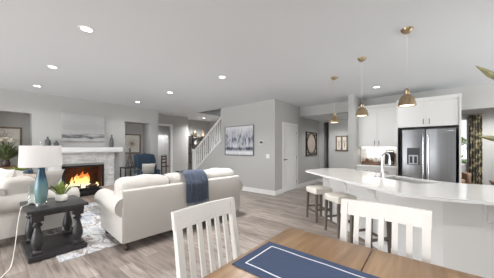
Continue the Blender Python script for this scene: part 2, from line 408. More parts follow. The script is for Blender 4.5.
# picture wall with the sloping stair edge
def sl(x): return .41 + .78 * (x + 7.05)
b = bm_(); prism(b, [(-3.36, 0), (-3.36, H), (-5.55, H), (-5.55, sl(-5.55)), (-7.57, .004), (-7.57, 0)], 5.32, 5.44, 'xz'); struct('wall_picture', b, 'wall')
# closet door wall running on as the left side of the hall
b = bm_(); DY0, DY1, DZ = 5.80, 6.65, 2.06
box(b, -3.48, -3.36, 5.44, DY0, 0, H); box(b, -3.48, -3.36, DY0, DY1, DZ, H); box(b, -3.48, -3.36, DY1, 8.6, 0, H); struct('wall_hall_left', b, 'wall')
b = bm_(); box(b, -3.36, -1.62, 6.92, 7.06, 2.42, H); struct('wall_header', b, 'wall')
b = bm_(); box(b, -3.36, -1.62, 7.06, 8.6, 2.42, 2.6); struct('ceiling_hall', b, 'ceil')
b = bm_(); box(b, -3.36, -3.18, 8.6, 8.72, 0, H); box(b, -3.18, -2.98, 8.6, 8.72, 2.36, H); box(b, -2.98, -1.5, 8.6, 8.72, 0, H)
box(b, -3.3, -3.18, 8.72, 10.4, 0, H); box(b, -2.98, -2.86, 8.72, 10.4, 0, H); box(b, -3.3, -2.86, 10.4, 10.5, 0, H); struct('wall_hall_back', b, 'wall')
b = bm_(); box(b, -1.62, -1.48, 6.15, 8.6, 0, H); struct('wall_hall_right', b, 'wall')
b = bm_(); box(b, -1.48, .54, 6.92, 7.04, 0, H); box(b, .54, 2.7, 6.92, 7.04, 2.22, H); box(b, 2.7, 3.4, 6.92, 7.04, 0, H); struct('wall_kitchen', b, 'wall')
WX0, WX1, WZ0, WZ1, WY = -.55, 1.0, .8, 2.3, 9.7
b = bm_(); box(b, -1.48, WX0, WY, WY + .12, 0, H); box(b, WX0, WX1, WY, WY + .12, 0, WZ0); box(b, WX0, WX1, WY, WY + .12, WZ1, H); box(b, WX1, 3.4, WY, WY + .12, 0, H)
box(b, -1.6, -1.48, 8.6, WY + .12, 0, H); struct('wall_sunroom', b, 'wall')
b = bm_(); box(b, 3.4, 3.5, -6.5, 9.8, 0, H); struct('wall_right', b, 'wall')
# window
b = bm_()
for x0, x1, z0, z1 in ((WX0, WX1, WZ0, WZ0 + .06), (WX0, WX1, WZ1 - .06, WZ1), (WX0, WX0 + .06, WZ0, WZ1), (WX1 - .06, WX1, WZ0, WZ1), (.17, .23, WZ0, WZ1)):
    box(b, x0, x1, WY + .02, WY + .08, z0, z1)
win = struct('window_1', b, 'trim')
b = bm_(); box(b, WX0 + .05, WX1 - .05, WY + .045, WY + .05, WZ0 + .05, WZ1 - .05); obj('glass_pane', b, 'glass', win)
# doors
b = bm_(); rbox(b, -3.395, -3.362, DY0 + .005, DY1 - .005, .01, DZ - .005, .002, 1)
for z0, z1 in ((.2, .92), (1.08, 1.92)):
    yc0, yc1 = DY0 + .13, DY1 - .13
    for y0, y1, a0, a1 in ((yc0, yc1, z0, z0 + .03), (yc0, yc1, z1 - .03, z1), (yc0, yc0 + .03, z0, z1), (yc1 - .03, yc1, z0, z1)): rbox(b, -3.365, -3.353, y0, y1, a0, a1, .004, 1)
    rbox(b, -3.365, -3.355, yc0 + .07, yc1 - .07, z0 + .07, z1 - .07, .004, 1)
door = struct('door_1', b, 'trim')
b = bm_(); cyl(b, (-3.36, DY0 + .065, 1.0), (-3.31, DY0 + .065, 1.0), .012); cyl(b, (-3.362, DY0 + .065, 1.0), (-3.352, DY0 + .065, 1.0), .03); rbox(b, -3.322, -3.304, DY0 + .055, DY0 + .17, .99, 1.01, .005); obj('door_handle', b, 'pewter', door)
b = bm_()
for z in (.25, 1.05, 1.85): box(b, -3.362, -3.352, DY1 - .012, DY1 + .008, z - .045, z + .045)
obj('hinges', b, 'silver', door)
b = bm_(); cw = .07
box(b, -3.36, -3.34, DY0 - cw, DY0, 0, DZ + cw); box(b, -3.36, -3.34, DY1, DY1 + cw, 0, DZ + cw); box(b, -3.36, -3.34, DY0, DY1, DZ, DZ + cw); struct('trim_1', b, 'trim')
b = bm_(); box(b, -8.5, -8.48, 4.26, 4.33, 0, 2.35); box(b, -8.5, -8.48, 5.16, 5.26, 0, 2.35); box(b, -8.5, -8.48, 4.33, 5.16, 2.26, 2.35)
box(b, -8.62, -8.5, 5.145, 5.16, 0, 2.26); struct('trim_2', b, 'trim')
# sloped cap on the stair wall
b = bm_(); a0, a1 = -7.57, -5.55
prism(b, [(a0, sl(a0) + .0), (a1, sl(a1)), (a1, sl(a1) + .07), (a0, sl(a0) + .07)], 5.295, 5.465, 'xz'); struct('trim_3', b, 'trim')
# baseboards
b = bm_(); bh = .13
box(b, -7.4, -3.345, 5.305, 5.32, 0, bh); struct('baseboard_picture', b, 'trim')
b = bm_(); box(b, -3.36, -3.345, 5.32, DY0 - cw, 0, bh); box(b, -3.36, -3.345, DY1 + cw, 8.585, 0, bh); struct('baseboard_hall', b, 'trim')
b = bm_(); box(b, -3.345, -3.18, 8.585, 8.6, 0, bh); box(b, -2.98, -1.62, 8.585, 8.6, 0, bh); box(b, -1.635, -1.62, 6.15, 8.585, 0, bh); box(b, -1.635, -1.48, 6.135, 6.15, 0, bh); struct('baseboard_hall_back', b, 'trim')
b = bm_(); box(b, XF, XF + .015, .82, 1.1, 0, bh); box(b, XF, XF + .015, 2.72, 3.0, 0, bh); box(b, XF, XF + .015, 3.85, 4.13, 0, bh); struct('baseboard_left', b, 'trim')
b = bm_(); box(b, -9.1, -9.085, 6.07, 7.83, 0, bh); box(b, -9.085, -3.5, 7.815, 7.83, 0, bh); box(b, -8.5, -8.485, 5.26, 5.95, 0, bh); struct('baseboard_back', b, 'trim')
# stair flight behind the sloping wall
b = bm_(); x = -7.5; z = 0
poly = [(x, 0)]
while z < 2.9:
    z += .19; poly.append((x, z)); x += .19 / .78; poly.append((x, z))
poly.append((x, z - .3)); poly.append((-7.5 + .5, 0))
prism(b, poly, 5.47, 6.5, 'xz'); struct('stairs', b, 'greywood')
# ground outside the window
b = bm_(); box(b, -8, 12, 9.9, 40, -.4, -.15); struct('ground_outside', b, 'grass')

# recessed ceiling lights
def can_light(x, y, label, z=H, power=CAN_W):
    t = thing('recessed_light', label, 'ceiling light', (x, y, z), 0, 'recessed ceiling lights')
    b = bm_(); lathe(b, [(.056, -.004), (.076, -.006), (.08, 0), (.056, 0), (.056, -.004)], 28); obj('trim_ring', b, 'trim', t)
    b = bm_(); lathe(b, [(0.0, -.003), (.056, -.003), (.056, -.001), (0, -.001)], 24); obj('diffuser', b, 'glow', t)
    l = bpy.data.lights.new('can_lamp', 'SPOT'); l.energy = power; l.spot_size = R(150); l.spot_blend = .9; l.shadow_soft_size = .06; l.color = (.98, .99, 1)
    o = bpy.data.objects.new('can_lamp', l); C.objects.link(o); o.parent = t; o.location = (0, 0, -.02)
can_light(-3.05, .78, 'large bright recessed light nearest the camera, upper left of the ceiling', power=110)
can_light(-4.93, .78, 'second recessed light in the left row, between camera and fireplace', power=40)
can_light(-6.73, .80, 'recessed light nearest the fireplace wall, above the left niche', power=40)
can_light(-6.76, 3.01, 'recessed light over the right end of the fireplace wall, before the blue chair', power=45)
can_light(-4.97, 3.01, 'middle recessed light of the row above the cream sofa')
can_light(-3.09, 2.99, 'recessed light in the ceiling centre, above the sofa back', power=245)
can_light(-8.06, 6.62, 'small recessed light behind the stair railing near the shelf', power=330)
can_light(-.90, 5.71, 'recessed light in front of the upper kitchen cabinets', power=28)
sd = thing('smoke_detector', 'small white smoke detector on the ceiling outside the cased doorway', 'smoke detector', (-7.95, 5.0, H))
b = bm_(); lathe(b, [(.05, -.035), (.066, -.025), (.07, -.001)], 24); obj('casing', b, 'outlet', sd)
b = bm_(); lathe(b, [(.012, -.04), (.014, -.034)], 12); obj('button', b, 'silver', sd)
can_light(-10.1, 5.9, 'added unseen fill light in the ceiling past the cased doorway', power=90)  # unseen can, added to brighten the study
can_light(-2.5, 7.8, 'added fill light set in the lowered hall ceiling', z=2.42, power=80)  # can added because the hall needs more light

# unseen ceiling cans added as fill: dining end, rear and stair passage
b = bm_(); b2 = bm_()
for cx_, cy_ in ((-.2, .55), (1.3, .78), (-5.6, 7.2), (-1.2, -1.5), (-3.05, -1.5), (-4.93, -1.5), (-6.73, -1.5), (.9, -1.5), (1.9, 3.2)):
    lathe(b, [(.056, -.004), (.076, -.006), (.08, 0), (.056, 0), (.056, -.004)], 28, Matrix.Translation((cx_, cy_, H))); lathe(b2, [(0, -.003), (.056, -.003), (.056, -.001), (0, -.001)], 24, Matrix.Translation((cx_, cy_, H)))
    l = bpy.data.lights.new('can_lamp', 'SPOT'); l.energy = CAN_W * (.28 if cy_ == .55 else .75); l.spot_size = R(150); l.spot_blend = .9; l.shadow_soft_size = .06; l.color = (.98, .99, 1)
    o = bpy.data.objects.new('can_lamp', l); C.objects.link(o); o.location = (cx_, cy_, H - .02)
o = struct('fill_can_rings', b, 'trim'); o2 = obj('diffuser', b2, 'glow', o)

# ------------------------------------------------------------------ fireplace
fp = thing('fireplace', 'white stacked stone fireplace with lit fire and white mantel shelf', 'fireplace', (XF, 1.88, 0))
b = bm_(); rnd = random.Random(3); z = 0
while z < 1.225:
    h = min(rnd.choice((.035, .05, .062)), 1.225 - z) ; y = -.78
    if h < .012: break
    while y < .78 - .02:
        ln = min(rnd.uniform(.09, .32), .78 - y); d = rnd.uniform(.05, .085); y2 = y + ln
        fy0, fy1 = FY0 - 1.88 - .02, FY1 - 1.88 + .02
        segs = [(y, y2)]
        if z + h > .12 and z < FZ1 + .0:
            segs = []
            if y < fy0: segs.append((y, min(y2, fy0)))
            if y2 > fy1: segs.append((max(y, fy1), y2))
        for s0, s1 in segs:
            if s1 - s0 > .01: rbox(b, .001, d, s0 + .001, s1 - .001, z + .001, z + h - .001, .004, 1)
        y = y2
    z += h
obj('stone_surround', b, 'stone', fp)
b = bm_(); rbox(b, .001, .24, -.92, .96, 1.23, 1.37, .006); box(b, .001, .17, -.86, .90, 1.225, 1.23); obj('mantel', b, 'trim', fp)
b = bm_(); y0, y1, z0, z1 = FY0 - 1.88, FY1 - 1.88, FZ0, FZ1; k = .05
for (a, c, e, g) in ((y0, y1, z1 - k, z1), (y0, y1, z0, z0 + .09), (y0, y0 + k, z0, z1), (y1 - k, y1, z0, z1)): rbox(b, .03, .1, a, c, e, g, .004, 1)
obj('firebox_frame', b, 'black', fp)
b = bm_(); box(b, -.42, -.40, y0 + .01, y1 - .01, z0 + .01, z1 - .01); box(b, -.40, .03, y0 + .01, y0 + .03, z0 + .01, z1 - .01); box(b, -.40, .03, y1 - .03, y1 - .01, z0 + .01, z1 - .01); box(b, -.40, .03, y0 + .03, y1 - .03, z1 - .03, z1 - .01)
obj('firebox_lining', b, 'soot', fp)
b = bm_(); box(b, -.40, .03, y0 + .03, y1 - .03, z0 + .01, z0 + .07); obj('grate', b, 'black', fp)
for (p, q, r) in (((-.2, -.30, .25), (-.1, .12, .27), .055), ((-.1, -.12, .25), (-.16, .33, .26), .05), ((-.24, -.2, .33), (-.06, .2, .36), .045), ((-.02, -.34, .235), (-.05, -.02, .24), .04), ((-.03, .05, .235), (-.02, .34, .24), .04)):
    b = bm_(); tube(b, smooth_pts([p, [(p[i] + q[i]) / 2 + (.015 if i == 2 else 0) for i in range(3)], q], 4), r, 9); obj('log', b, 'log', fp)
b = bm_(); rnd = random.Random(11)
for k in range(42):
    yy = max(-.36, min(.36, rnd.gauss(0, .19))); hh = rnd.uniform(.12, .5) * (1 - 1.3 * abs(yy)); xx = rnd.uniform(-.3, -.02); r0 = rnd.uniform(.02, .046); sw = rnd.uniform(-.07, .07)
    pts = [(xx, yy, .21), (xx, yy + sw * .5, .21 + hh * .35), (xx, yy - sw * .4, .21 + hh * .7), (xx, yy + sw, .21 + hh)]
    sp = smooth_pts(pts, 4); nn = len(sp)
    tube(b, sp, [max(.001, r0 * math.sin(math.pi * (.25 + .75 * i / (nn - 1)))) for i in range(nn)], 7)
obj('flames', b, 'flame', fp, label='orange and yellow flames')
l = bpy.data.lights.new('fire_glow', 'POINT'); l.energy = 1.2; l.color = (1, .6, .25); l.shadow_soft_size = .12
o = bpy.data.objects.new('fire_glow', l); C.objects.link(o); o.parent = fp; o.location = (-.12, 0, .6)
b = bm_(); rbox(b, .09, .2, -.5, .5, 0, .125, .006); obj('hearth_slab', b, 'black', fp)

# ------------------------------------------------------------------ kitchen
def shaker(b, x0, x1, z0, z1, yf):
    """door front face toward -y at yf"""
    box(b, x0, x1, yf + .006, yf + .02, z0, z1); k = .06
    for a, c, e, g in ((x0, x1, z0, z0 + k), (x0, x1, z1 - k, z1), (x0, x0 + k, z0 + k, z1 - k), (x1 - k, x1, z0 + k, z1 - k)): box(b, a, c, yf, yf + .006, e, g)
def pull(parent, x, z0, z1, yf):
    b = bm_(); cyl(b, (x, yf - .028, z0), (x, yf - .028, z1), .006, seg=8)
    for z in (z0 + .02, z1 - .02): cyl(b, (x, yf - .028, z), (x, yf, z), .005, seg=8)
    obj('pull', b, 'dark', parent)
def upper(name, label, x0, x1, yb, yf, z0, z1, xm, crown=True, ends=(0, 0)):
    t = thing(name, label, 'cabinet', ((x0 + x1) / 2, yb, z0)); ox, oy, oz = (x0 + x1) / 2, yb, z0
    b = bm_(); box(b, x0 - ox, x1 - ox, yf + .02 - oy, -.002, 0, z1 - z0); obj('carcass', b, 'cab', t)
    for a, c, px in ((x0 + .004, xm - .002, xm - .05), (xm + .002, x1 - .004, xm + .05)):
        b = bm_(); shaker(b, a - ox, c - ox, .005, z1 - z0 - .03, yf - oy); d = obj('door', b, 'cab', t); pull(d, px - ox, .05, .17, yf - oy)
    if crown:
        b = bm_(); prism(b, [(yf - oy + .02, z1 - z0 - .03), (yf - oy - .02, z1 - z0 + .04), (yf - oy - .02, z1 - z0 + .06), (-.002, z1 - z0 + .06), (-.002, z1 - z0 - .0)], x0 - ox - ends[0], x1 - ox + ends[1], 'yz'); obj('crown_moulding', b, 'cab', t)
    return t
cu = upper('wall_cabinet', 'tall white shaker wall cabinet above the coffee corner', -1.478, -.575, 6.92, 6.57, 1.375, 2.42, -1.03)
b = bm_(); box(b, -.38, .38, -.2, -.17, -.012, -.002); obj('light_strip', b, 'glow', cu)
area('undercabinet', (-1.03, 6.76, 1.36), (0, 0, 0), .8, .1, .8, (1, .95, .86))
fc = upper('fridge_cabinet', 'white shaker cabinet above the steel refrigerator', -.553, .495, 6.92, 6.29, 1.835, 2.42, -.03, True, (.02, .04))
b = bm_(); box(b, .497, .53, 6.27, 6.918, 0, 2.42); obj('side_panel', b, 'cab', fc, loc=(.029, -6.92, -1.835))
b = bm_(); box(b, -.573, -.555, 6.29, 6.918, 0, 2.42); obj('side_panel', b, 'cab', fc, loc=(.029, -6.92, -1.835))
t = thing('base_cabinet', 'white base cabinet under the coffee counter by the wall', 'cabinet', (-1.03, 6.92, 0))
b = bm_(); box(b, -.448, .452, -.58, -.002, .1, .875); box(b, -.448, .452, -.52, -.05, 0, .1); obj('carcass', b, 'cab', t)
for a in (-.444, .004):
    b = bm_(); shaker(b, a, a + .44, .12, .66, -.6); d = obj('door', b, 'cab', t); pull(d, (a + .4 if a < 0 else a + .04), .5, .62, -.6)
    b = bm_(); box(b, a, a + .44, -.6, -.58, .68, .865); d = obj('drawer', b, 'cab', t)
    b = bm_(); cyl(b, (a + .16, -.628, .77), (a + .28, -.628, .77), .006, seg=8); cyl(b, (a + .18, -.628, .77), (a + .18, -.6, .77), .005, seg=8); cyl(b, (a + .26, -.628, .77), (a + .26, -.6, .77), .005, seg=8); obj('pull', b, 'dark', d)
b = bm_(); rbox(b, -1.478, -.576, 6.30, 6.918, .878, .914, .004, 1); tag(obj('wall_counter', b, 'quartz'), 'short white counter against the kitchen wall under the wall cabinet', 'countertop')
b = bm_(); rows = 5; z0 = .916
for r in range(rows):
    zz = z0 + r * .0915; x = -1.476 - (.075 if r % 2 else 0)
    while x < -.578:
        xa, xb = max(x, -1.476), min(x + .15, -.578)
        if xb - xa > .005: rbox(b, xa + .001, xb - .001, 6.908, 6.918, zz + .001, zz + .0905, .002, 1)
        x += .15
tag(obj('backsplash', b, 'quartz'), 'white subway tile backsplash behind the coffee machine', 'backsplash')
# refrigerator
fr = thing('refrigerator', 'stainless steel side by side refrigerator with ice dispenser', 'refrigerator', (-.01, 6.9, 0))
b = bm_(); box(b, -.455, .455, -.62, 0, .05, 1.775); box(b, -.45, .45, -.58, -.05, 0, .05); obj('body', b, 'dark', fr)
seam = -.035
b = bm_(); rbox(b, -.453, seam - .004, -.70, -.625, .06, 1.77, .012, 2); dl = obj('freezer_door', b, 'steel', fr)
b = bm_(); rbox(b, seam + .004, .453, -.70, -.625, .06, 1.77, .012, 2); d2 = obj('fridge_door', b, 'steel', fr)
for par, xx in ((dl, seam - .045), (d2, seam + .045)):
    b = bm_(); tube(b, smooth_pts([(xx, -.70, .55), (xx, -.745, .58), (xx, -.75, 1.1), (xx, -.745, 1.60), (xx, -.70, 1.63)], 5), .014, 10); obj('door_handle', b, 'chrome', par)
b = bm_(); rbox(b, -.36, -.13, -.704, -.69, .98, 1.36, .004, 1); dp = obj('ice_dispenser', b, 'smoked', dl)
b = bm_(); rbox(b, -.33, -.16, -.708, -.70, .99, 1.2, .003, 1); obj('dispenser_recess', b, 'steel', dp)
b = bm_(); rbox(b, -.31, -.26, -.716, -.707, 1.02, 1.17, .004, 1); rbox(b, -.23, -.18, -.716, -.707, 1.02, 1.17, .004, 1); obj('dispenser_paddles', b, 'smoked', dp)
b = bm_(); rbox(b, .34, .41, -.703, -.699, 1.715, 1.728, .001, 1); obj('badge', b, 'chrome', d2)
# coffee corner
t = thing('coffee_machine', 'black and cream pod coffee machine on the wall counter', 'coffee maker', (-.76, 6.66, .915), R(10))
b = bm_(); rbox(b, -.1, .1, -.02, .15, 0, .33, .03, 3); rbox(b, -.1, .1, -.16, 0, .2, .34, .035, 3); obj('body', b, 'dark', t)
b = bm_(); rbox(b, -.085, .085, -.17, .0, 0, .035, .012, 2); obj('drip_tray', b, 'steel', t)
b = bm_(); rbox(b, .102, .14, -.1, .13, .02, .3, .012, 2); obj('water_tank', b, 'leather', t)
b = bm_(); tube(b, smooth_pts([(-.08, -.12, .33), (-.06, -.15, .38), (.06, -.15, .38), (.08, -.12, .33)], 5), .012, 8); obj('handle', b, 'steel', t)
t = thing('coffee_mug', 'white mug under the spout of the coffee machine', 'mug', (-.748, 6.585, .951))
b = bm_(); lathe(b, [(.03, 0), (.037, .01), (.038, .085), (.033, .085), (.031, .015), (0, .012)], 18); obj('cup', b, 'pot', t)
b = bm_(); tube(b, smooth_pts([(.036, 0, .07), (.062, 0, .06), (.06, 0, .03), (.036, 0, .02)], 4), .005, 6); obj('handle', b, 'pot', t)
t = thing('serving_tray', 'brown wooden tray with side handles on the wall counter', 'tray', (-1.17, 6.62, .915), R(-6))
b = bm_(); box(b, -.2, .2, -.11, .11, 0, .012); box(b, -.2, .2, -.11, -.1, .012, .085); box(b, -.2, .2, .1, .11, .012, .085); box(b, -.2, -.19, -.1, .1, .012, .085); box(b, .19, .2, -.1, .1, .012, .085); obj('tray_box', b, 'brownwood', t)
for s in (-1, 1):
    b = bm_(); tube(b, smooth_pts([(s * .195, -.06, .085), (s * .2, -.05, .13), (s * .2, .05, .13), (s * .195, .06, .085)], 4), .007, 7); obj('handle', b, 'brass', t)
for i, (x, y, r, h, mm, lb) in enumerate(((-1.27, 6.62, .045, .12, 'brownwood', 'brown wooden canister at the left in the serving tray'), (-1.17, 6.63, .04, .10, 'brass', 'brass coloured canister in the middle of the serving tray'), (-1.07, 6.61, .042, .14, 'pot', 'white lidded jar at the right in the serving tray'))):
    t = thing('canister', lb, 'canister', (x, y, .928), 0, 'canisters in the serving tray')
    b = bm_(); lathe(b, [(r * .9, 0), (r, .01), (r, h - .01), (r * .9, h)], 18); obj('jar', b, mm, t)
    b = bm_(); lathe(b, [(r * .95, h), (r * .95, h + .014), (.01, h + .018), (.012, h + .035), (0, h + .038)], 16); obj('lid', b, mm, t)
t = thing('mug', 'small beige mug beside the coffee machine next to the refrigerator', 'mug', (-.615, 6.58, .915))
b = bm_(); lathe(b, [(.026, 0), (.032, .01), (.033, .09), (.028, .09), (.027, .015), (0, .012)], 18); obj('cup', b, 'beige', t)

# island
def off(p, q, d):  # offset helper
    return p[0] + q[0] * d, p[1] + q[1] * d
U = Vector((.752, -.66, 0)).normalized(); N = Vector((.66, .752, 0)).normalized()
front = [(-1.87, 4.08), (-.95, 3.27), (-.50, 2.895), (-.26, 2.68), (-.20, 2.65), (-.10, 2.648), (.16, 2.665), (.43, 2.735), (1.1, 2.86), (2.2, 3.0)]
back = [(2.2, 4.15), (1.1, 4.02), (.613, 3.93), (.35, 3.88), (.1, 3.95), (-.325, 4.27), (-1.30, 5.05), (-1.42, 5.08), (-1.60, 4.98), (-1.80, 4.75), (-1.90, 4.2)]
outline = front + back
def sinkpt(u, n): return Vector((-.27, 3.86, 0)) + U * u + N * n
hole = [sinkpt(*p)[:2] for p in ((-.38, -.19), (.38, -.19), (.38, .19), (-.38, .19))]
b = bm_()
def top_with_hole(b, z):
    E_ = []
    for loop in (outline, hole):
        vs = [b.verts.new((x, y, z)) for x, y in loop]
        E_ += [b.edges.new((vs[i], vs[(i + 1) % len(vs)])) for i in range(len(vs))]
    bmesh.ops.triangle_fill(b, use_beauty=True, use_dissolve=False, edges=E_)
top_with_hole(b, .914)
ge = bmesh.ops.extrude_face_region(b, geom=b.faces[:]); bmesh.ops.translate(b, verts=[v for v in ge['geom'] if isinstance(v, bmesh.types.BMVert)], vec=(0, 0, -.03))
isl = obj('island_countertop', b, 'quartz', smooth=False); tag(isl, 'long angled white quartz island countertop', 'countertop')
# base follows the outline, set back under the overhang
bf = [(-1.64, 4.40), (-.75, 3.62), (-.30, 3.24), (-.08, 3.10), (.12, 3.03), (.42, 3.08), (1.1, 3.2), (2.15, 3.34)]
bb = [(2.15, 4.1), (1.1, 3.97), (.613, 3.88), (.35, 3.83), (.07, 3.90), (-.33, 4.21), (-1.28, 4.96)]
ib = thing('kitchen_island', 'white panelled kitchen island body below the quartz top', 'kitchen island', (0, 0, 0))
b = bm_()
V0 = bf + bb
for i in range(len(V0)):
    p, q = Vector(V0[i] + (0,)), Vector(V0[(i + 1) % len(V0)] + (0,)); d = (q - p); ln = d.length; ang = math.atan2(d.y, d.x)
    box(b, 0, ln, 0, .04, .09, .883, T(p, ang)); box(b, 0, ln, .03, .06, 0, .09, T(p, ang))
obj('panels', b, 'trim', ib)
b = bm_()
for i in range(len(bf) - 1):
    p, q = Vector(bf[i] + (0,)), Vector(bf[i + 1] + (0,)); d = q - p
    box(b, 0, d.length, -.014, 0, 0, .11, T(p, math.atan2(d.y, d.x)))
obj('toe_board', b, 'trim', ib)
def corbel(p, ang):
    b = bm_(); w_ = .045
    prism(b, [(0, .883), (-.26, .883), (-.26, .85), (-.2, .835), (-.1, .80), (-.05, .73), (-.045, .66), (0, .64)], -w_, w_, 'yz', T((p[0], p[1], 0), ang))
    box(b, -.07, .07, -.018, 0, .6, .883, T((p[0], p[1], 0), ang)); obj('corbel', b, 'trim', ib)
ua = math.atan2(-.66, .752)
for k in (.12, .44, .80):
    p = Vector((-1.64, 4.40)).lerp(Vector((-.30, 3.24)), k); corbel(p, ua + .05)
corbel((.47, 3.089), .17); corbel((1.5, 3.253), .12)
# sink
b = bm_(); A = [sinkpt(*p) for p in ((-.38, -.19), (.38, -.19), (.38, .19), (-.38, .19))]; Bv = [sinkpt(*p) for p in ((-.36, -.17), (.36, -.17), (.36, .17), (-.36, .17))]
for i in range(4):
    a, c = A[i], A[(i + 1) % 4]; d = c - a; box(b, 0, d.length, .001, .014, .77, .9, T((a.x, a.y, 0), math.atan2(d.y, d.x)))
box(b, -.379, .379, -.189, .189, .76, .77, T(sinkpt(0, 0), ua))
tag(obj('sink_basin', b, 'basin'), 'steel undermount sink set in the island top behind the faucet', 'sink')
fa = thing('faucet', 'tall chrome gooseneck faucet on the island by the sink', 'faucet', (-.53, 3.79, .914), ua)
b = bm_(); lathe(b, [(.03, 0), (.03, .01), (.021, .025), (.019, .12), (.016, .14), (0, .14)], 18); obj('base', b, 'chrome', fa)
b = bm_(); tube(b, smooth_pts([(0, 0, .1), (0, 0, .28), (.004, .01, .34), (.012, .055, .375), (.02, .10, .345), (.022, .11, .28)], 7), .011, 10); obj('spout', b, 'chrome', fa)
b = bm_(); cyl(b, (.022, .11, .285), (.023, .113, .2), .013, .016); obj('spray_head', b, 'chrome', fa)
b = bm_(); tube(b, [(-.015, 0, .09), (-.05, 0, .1), (-.11, -.005, .125)], .008, 8); obj('lever', b, 'chrome', fa)
t = thing('soap_dispenser', 'small chrome soap pump left of the faucet', 'soap dispenser', (-.63, 3.84, .914), ua)
b = bm_(); lathe(b, [(.02, 0), (.02, .008), (.012, .015), (.012, .07), (0, .075)], 14); obj('post', b, 'chrome', t)
b = bm_(); tube(b, [(0, 0, .068), (.01, .03, .078), (.015, .07, .07)], .006, 7); obj('nozzle', b, 'chrome', t)

# stools
def stool():
    t = thing('counter_stool', 'x', 'stool', (0, 0, 0), 0, 'counter stools at the island')
    b = bm_(); softbox(b, -.18, .18, -.17, .17, .505, .605, .022, .006)
    for v in b.verts: v.co.z += .016 * (v.co.x / .18) ** 2 if v.co.z > .55 else 0
    obj('seat', b, 'stoolcloth', t)
    for sx in (-1, 1):
        for sy in (-1, 1):
            b = bm_(); prism(b, [(-.02, -.02), (.02, -.02), (.02, .02), (-.02, .02)], 0, .51, 'xy')
            for v in b.verts:
                k = 1 - v.co.z / .51; v.co.x = v.co.x * (1 - .25 * k) + sx * (.152 + .01 * k); v.co.y = v.co.y * (1 - .25 * k) + sy * (.142 + .01 * k)
            obj('leg', b, 'stoolwood', t)
    for sy in (-1, 1):
        b = bm_(); box(b, -.145, .145, sy * .148 - .011, sy * .148 + .011, .17, .20); obj('stretcher', b, 'stoolwood', t)
    for sx in (-1, 1):
        b = bm_(); box(b, sx * .158 - .011, sx * .158 + .011, -.135, .135, .21, .24); obj('stretcher', b, 'stoolwood', t)
    return t
s0 = stool(); SP = [(-1.61, 4.11), (-1.09, 3.67), (-.59, 3.25)]
LB = ['farthest counter stool, nearest the end of the island', 'middle counter stool with stone linen seat at the island', 'counter stool half hidden behind the white dining chair on the right']
for i, (x, y) in enumerate(SP):
    o = s0 if i == 0 else dup(s0, (x, y, 0), ua); o.location = (x, y, 0); o.rotation_euler = (0, 0, ua + .1); o['label'] = LB[i]

# pendants
def pendant():
    t = thing('pendant_lamp', 'x', 'pendant lamp', (0, 0, H), 0, 'brass pendants over the island')
    b = bm_(); lathe(b, [(.0, -.055), (.02, -.053), (.045, -.035), (.058, -.012), (.06, 0)], 48, ribs=16, ribamp=.03); obj('canopy', b, 'brass', t)
    b = bm_(); cyl(b, (0, 0, -.05), (0, 0, -.69), .002, seg=6); obj('cable', b, 'cord', t)
    b = bm_(); lathe(b, [(.008, -0.685), (.012, -0.700), (.024, -0.705), (.026, -0.755), (.02, -0.765)], 20); obj('socket_cap', b, 'brass', t)
    b = bm_(); lathe(b, [(.022, -0.755), (.048, -0.773), (.07, -0.805), (.083, -0.855), (.089, -0.890), (.086, -0.890), (.08, -0.855), (.066, -0.808), (.045, -0.778), (.02, -0.761)], 72, ribs=24, ribamp=.02); obj('shade', b, 'brass', t)
    b = bm_(); lathe(b, [(0, -0.887), (.05, -0.885), (.078, -0.877), (.078, -0.871), (0, -0.871)], 24); obj('bulb_glass', b, 'pglow', t)
    l = bpy.data.lights.new('pendant_bulb', 'SPOT'); l.energy = 5; l.spot_size = R(140); l.spot_blend = .7; l.color = (1, .9, .75); l.shadow_soft_size = .05
    o = bpy.data.objects.new('pendant_bulb', l); C.objects.link(o); o.parent = t; o.location = (0, 0, -.90)
    return t
p0 = pendant(); PP = [(-1.405, 4.38), (-.781, 3.718), (-.188, 3.138)]
LB = ['small looking brass pendant farthest away over the island end, by the hall opening', 'middle brass pendant in front of the tall wall cabinet', 'nearest and largest brass pendant, in front of the fridge cabinet']
for i, (x, y) in enumerate(PP):
    o = p0 if i == 0 else dup(p0, (x, y, H), 0); o.location = (x, y, H); o['label'] = LB[i]

